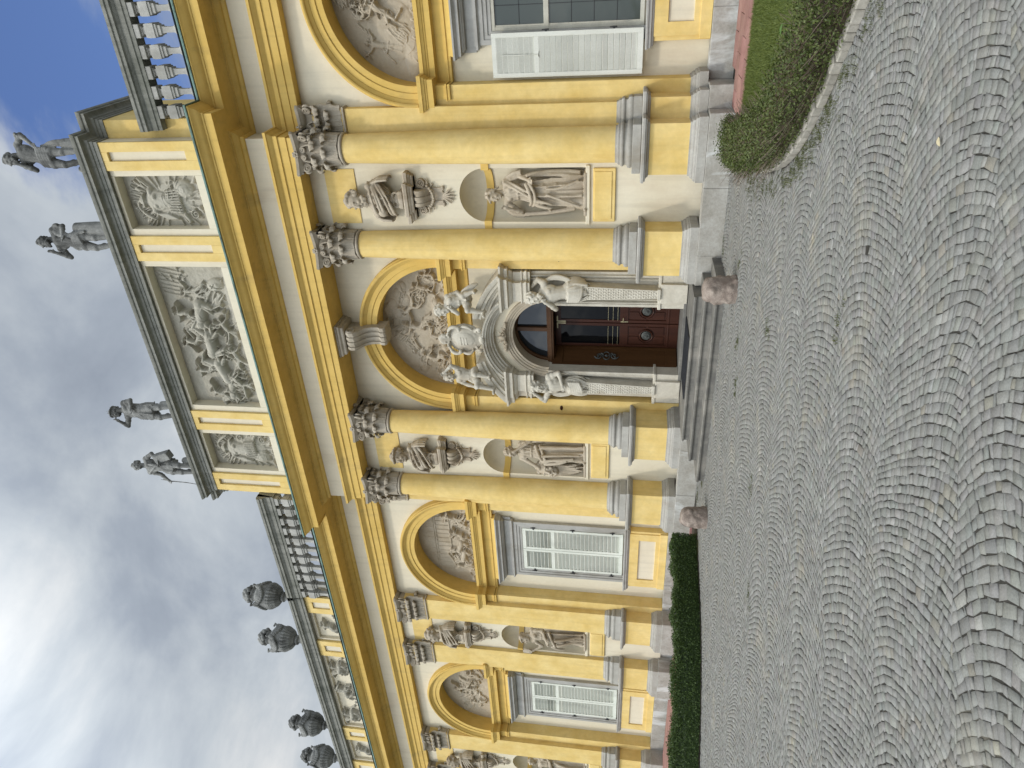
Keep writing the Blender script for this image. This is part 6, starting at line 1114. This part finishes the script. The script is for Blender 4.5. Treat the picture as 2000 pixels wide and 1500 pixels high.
def hedge(L, i0, i1, w, h, dens, size, mat, label, sd, inset, twigs=0, ragged=.03, low=0.0):
    Q = L[i0:i1]; t = np.gradient(Q, axis=0); t /= np.hypot(*t.T)[:, None]; nn = np.c_[-t[:, 1], t[:, 0]]*inset; r2 = np.random.default_rng(sd); o = thing('hedge', (*Q[0], 0), label, 'hedge')
    c0 = Q + nn*(w*.5 + .06)/abs(inset)*1.0 if False else Q + nn/abs(inset)*(w*.5 + .06)
    core = MB(); k = 12; sec = [(-w*.40, .02), (-w*.42, h*.5), (-w*.34, h*.82), (0, h*.88), (w*.34, h*.82), (w*.42, h*.5), (w*.40, .02)]; vs = []; fs = []; st = range(0, len(Q), 3)
    for q in st: vs += [(c0[q][0] + nn[q][0]/abs(inset)*a, c0[q][1] + nn[q][1]/abs(inset)*a, b) for a, b in sec]
    m = len(list(st)); s7 = len(sec)
    for q in range(m-1): fs += [(q*s7+i, q*s7+i+1, (q+1)*s7+i+1, (q+1)*s7+i) for i in range(s7-1)]
    fs += [tuple(range(s7)), tuple(range((m-1)*s7+s7-1, (m-1)*s7-1, -1))]; core.add([tuple(np.array(p) - np.array((*Q[0], 0))) for p in vs], fs); me = core.mesh('branch_core', 0); set_tint(me, [(.12,)*3]*len(me.polygons)); obj('branch_core', me, 'twig' if twigs else 'box_leaf', o)
    Lg = np.hypot(*np.diff(Q, axis=0).T).sum(); N_ = int(dens*Lg); q = r2.integers(0, len(Q), N_); th = r2.uniform(0, 1, N_); ex = 1 + np.abs(r2.normal(0, ragged, N_)); u = np.empty(N_); v = np.empty(N_); nu = np.zeros(N_); nv = np.zeros(N_)
    f1 = th < .38; f2 = (th >= .38) & (th < .76); f3 = th >= .76; rv = low + (1-low)*r2.uniform(0, 1, N_)**.8
    u[f1], v[f1], nu[f1] = -w*.5*ex[f1], rv[f1]*h, -1; u[f2], v[f2], nv[f2] = r2.uniform(-.5, .5, f2.sum())*w, h*ex[f2], 1; u[f3], v[f3], nu[f3] = w*.5*ex[f3], rv[f3]*h, 1
    rd = (v > h*.86) & (np.abs(u) > w*.42); v[rd] -= .05*h; u[rd] *= .95; dep = r2.uniform(0, .10, N_); u -= nu*dep; v -= nv*dep*.8; nq = nn[q]/abs(inset); base = c0[q] + t[q]*r2.uniform(-.05, .05, (N_, 1)) - Q[0]
    lump = 1 + .06*np.sin(q*.21) + .05*np.sin(q*.53 + u*6); P = np.c_[base + nq*u[:, None], v*lump]; Nn = np.c_[nq*nu[:, None], nv]
    e_ = int(N_*.04); 
    for qe, sg in ((0, -1), (len(Q)-1, 1)): P = np.vstack([P, np.c_[(c0[qe] - Q[0]) + (nn[qe]/abs(inset))*r2.uniform(-.45, .45, (e_, 1))*w + t[qe]*sg*r2.uniform(-.02, .10, (e_, 1)), r2.uniform(low, 1, e_)*h]]); Nn = np.vstack([Nn, np.tile([t[qe][0]*sg, t[qe][1]*sg, 0], (e_, 1))])
    tag(leaves('foliage', P, Nn, size, mat, o, sd), kind='stuff')
    if twigs:
        tw = MB(); 
        for i in range(twigs):
            a = r2.integers(0, len(Q)); u0 = r2.uniform(-.3, .3)*w; b = c0[a] - Q[0] + nn[a]/abs(inset)*u0; dr = r2.normal(size=2); dr /= np.hypot(*dr); l = r2.uniform(.15, .5); hz = r2.uniform(.5, 1.12)*h
            tw.tube([(b[0], b[1], .02), (b[0] + dr[0]*l*.35, b[1] + dr[1]*l*.35, hz*.5), (b[0] + dr[0]*l, b[1] + dr[1]*l, hz)], (.006, .0045, .002), 4, caps=False)
        me = tw.mesh('twigs', 0); set_tint(me, np.repeat(r2.uniform(.2, 1, (len(me.polygons)//8+1, 1)), 8, 0)[:len(me.polygons)]*np.ones((1, 3))); tag(obj('twigs', me, 'twig', o), kind='stuff')
    return o
hedge(LL, 4, 330, .62, .57, 5200, .020, 'box_leaf', 'clipped dark green box hedge curving along the left edge of the court', 3, 1*-1)
hedge(LR, 3, 175, .66, .40, 4200, .016, 'shrub_leaf', 'loose low hedge with bare twigs behind the kerb on the right', 4, 1, 3400, .12, .18)
def grass(name, poly_x, ylo, yhi, nb, hgt, sd, mat='grass_blade', parent=None, zb=.03):
    r2 = np.random.default_rng(sd); x = r2.uniform(*poly_x, nb); y = r2.uniform(0, 1, nb)*(yhi(x) - ylo(x)) + ylo(x); hh_ = hgt*r2.uniform(.5, 1.3, nb); a = r2.uniform(0, 2*PI, nb); w = .0035 + .002*r2.random(nb); ln = r2.normal(0, .4, (nb, 2))*hh_[:, None]; dx, dy = np.cos(a)*w, np.sin(a)*w
    V = np.stack([np.c_[x-dx, y-dy, np.full(nb, zb)], np.c_[x+dx, y+dy, np.full(nb, zb)], np.c_[x+ln[:, 0], y+ln[:, 1], zb+hh_]], 1).reshape(-1, 3); me = raw_mesh(name, V, np.arange(nb*3).reshape(-1, 3)); set_tint(me, np.repeat(r2.beta(2, 2, nb)[:, None], 3, 1)); o = obj(name, me, mat, parent); tag(o, kind='stuff'); return o
lo = lambda x: np.interp(x, BR[:, 0], BR[:, 1]) + .7
grass('grass', (5.3, 9.0), lo, lambda x: np.full_like(x, -1.78), 60000, .05, 5)
grass('grass', (-14, -4.9), lambda x: np.interp(x, BL[:, 0], BL[:, 1]) + .7, lambda x: np.full_like(x, -1.8), 30000, .06, 6)
# moss and weeds in the joints by the kerb and at the steps' ends
r2 = np.random.default_rng(8); pts = []
for i in range(260): q = LR[r2.integers(8, 190)]; pts.append((q[0] - abs(r2.normal(0, .16)) - .02, q[1] - abs(r2.normal(0, .12))))
for cx, cy, n_ in ((-2.55, -1.7, 14), (-4.2, -2.2, 20), (2.2, -3.9, 10), (1.6, -4.3, 9), (3.2, -3.2, 6), (1.2, -6.5, 5), (3.5, -6.0, 8), (0.2, -7.4, 5), (5.0, -8.8, 6), (-3.4, -1.2, 10), (2.8, -1.1, 6)):
    for i in range(n_): pts.append((cx + r2.normal(0, .10), cy + r2.normal(0, .07)))
pts = np.array(pts); nb = len(pts)*26; q = np.repeat(np.arange(len(pts)), 26); x = pts[q, 0] + r2.normal(0, .028, nb); y = pts[q, 1] + r2.normal(0, .028, nb); hb = r2.uniform(.008, .035, nb); a = r2.uniform(0, 6.28, nb); w = .004; ln = r2.normal(0, .6, (nb, 2))*hb[:, None]
Vg = np.stack([np.c_[x-np.cos(a)*w, y-np.sin(a)*w, np.full(nb, -.01)], np.c_[x+np.cos(a)*w, y+np.sin(a)*w, np.full(nb, -.01)], np.c_[x+ln[:, 0], y+ln[:, 1], hb]], 1).reshape(-1, 3); me = raw_mesh('weeds', Vg, np.arange(nb*3).reshape(-1, 3)); set_tint(me, np.repeat(r2.beta(2, 2, nb)[:, None], 3, 1)); tag(obj('weeds', me, 'moss'), kind='stuff')
# broad-leaved weeds in the right-hand hedge
for (x, y, n_, s, lab, sd) in ((7.02, -6.75, 5, .11, 'pale broad-leaved weed growing through the right hedge', 1), (6.62, -6.45, 4, .08, 'small broad-leaved weed low in the right hedge', 2), (7.75, -7.35, 6, .10, 'broad-leaved weed beside the kerb at the picture edge', 3)):
    r2 = np.random.default_rng(sd + 50); o = thing('weed', (x, y, 0), lab, 'weed', 'weeds in the hedge')
    for i in range(n_):
        a = r2.uniform(0, 2*PI); el = r2.uniform(.2, .9); L = s*r2.uniform(.8, 1.5); b = A3(.06*math.cos(a), .06*math.sin(a), .24 + r2.uniform(0, .22)); d = A3(math.cos(a)*math.cos(el), math.sin(a)*math.cos(el), math.sin(el)*.6); sd_ = np.cross(d, A3(0, 0, 1)); sd_ /= np.linalg.norm(sd_); up = np.cross(sd_, d); V_ = []; F_2 = []
        for k in range(7):
            t = k/6; wd = L*.42*math.sin(PI*min(1, t*.92+.08))**.8
            for e in (-1, 0, 1): V_.append(b + d*L*t + sd_*wd*e + up*(-.25*L*t*t + (.0 if e == 0 else .10*wd)))
        for k in range(6):
            for e in range(2): F_2.append((k*3+e, k*3+e+1, k*3+e+4, k*3+e+3))
        m_ = MB().add(V_, F_2); me = m_.mesh('leaf', 60); set_tint(me, [(r2.uniform(.3, .9),)*3]*len(me.polygons)); obj('leaf', me, 'weed_leaf', o)
    st = MB(); st.tube([(0, 0, 0), (.02, .0, .2), (0, .02, .40)], (.008, .005), 5); me = st.mesh('stem', 40); set_tint(me, [(.3,)*3]*len(me.polygons)); obj('stem', me, 'weed_leaf', o)
# a dry leaf blown onto the setts
pmat('dry_leaf', (.42, .36, .22), (.50, .43, .28), 30, .7, .2, 80, .002)
V_ = []; F_2 = []
for k in range(7):
    t = k/6; wd = .026*math.sin(PI*min(1, t*.95+.03))**.9
    for e in (-1, 0, 1): V_.append((t*.075 - .037, e*wd, .004 + .012*abs(e)*t + .01*math.sin(t*3)))
for k in range(6):
    for e in range(2): F_2.append((k*3+e, k*3+e+1, k*3+e+4, k*3+e+3))
o = MB().add(V_, F_2).build('fallen_leaf', 'dry_leaf', None, smooth=60); o.scale = (.75, .75, .75); o.location = (6.83, -9.98, .008); o.rotation_euler = (.1, .05, .6); tag(o, 'pale yellow dry leaf lying on the grey setts', 'leaf')
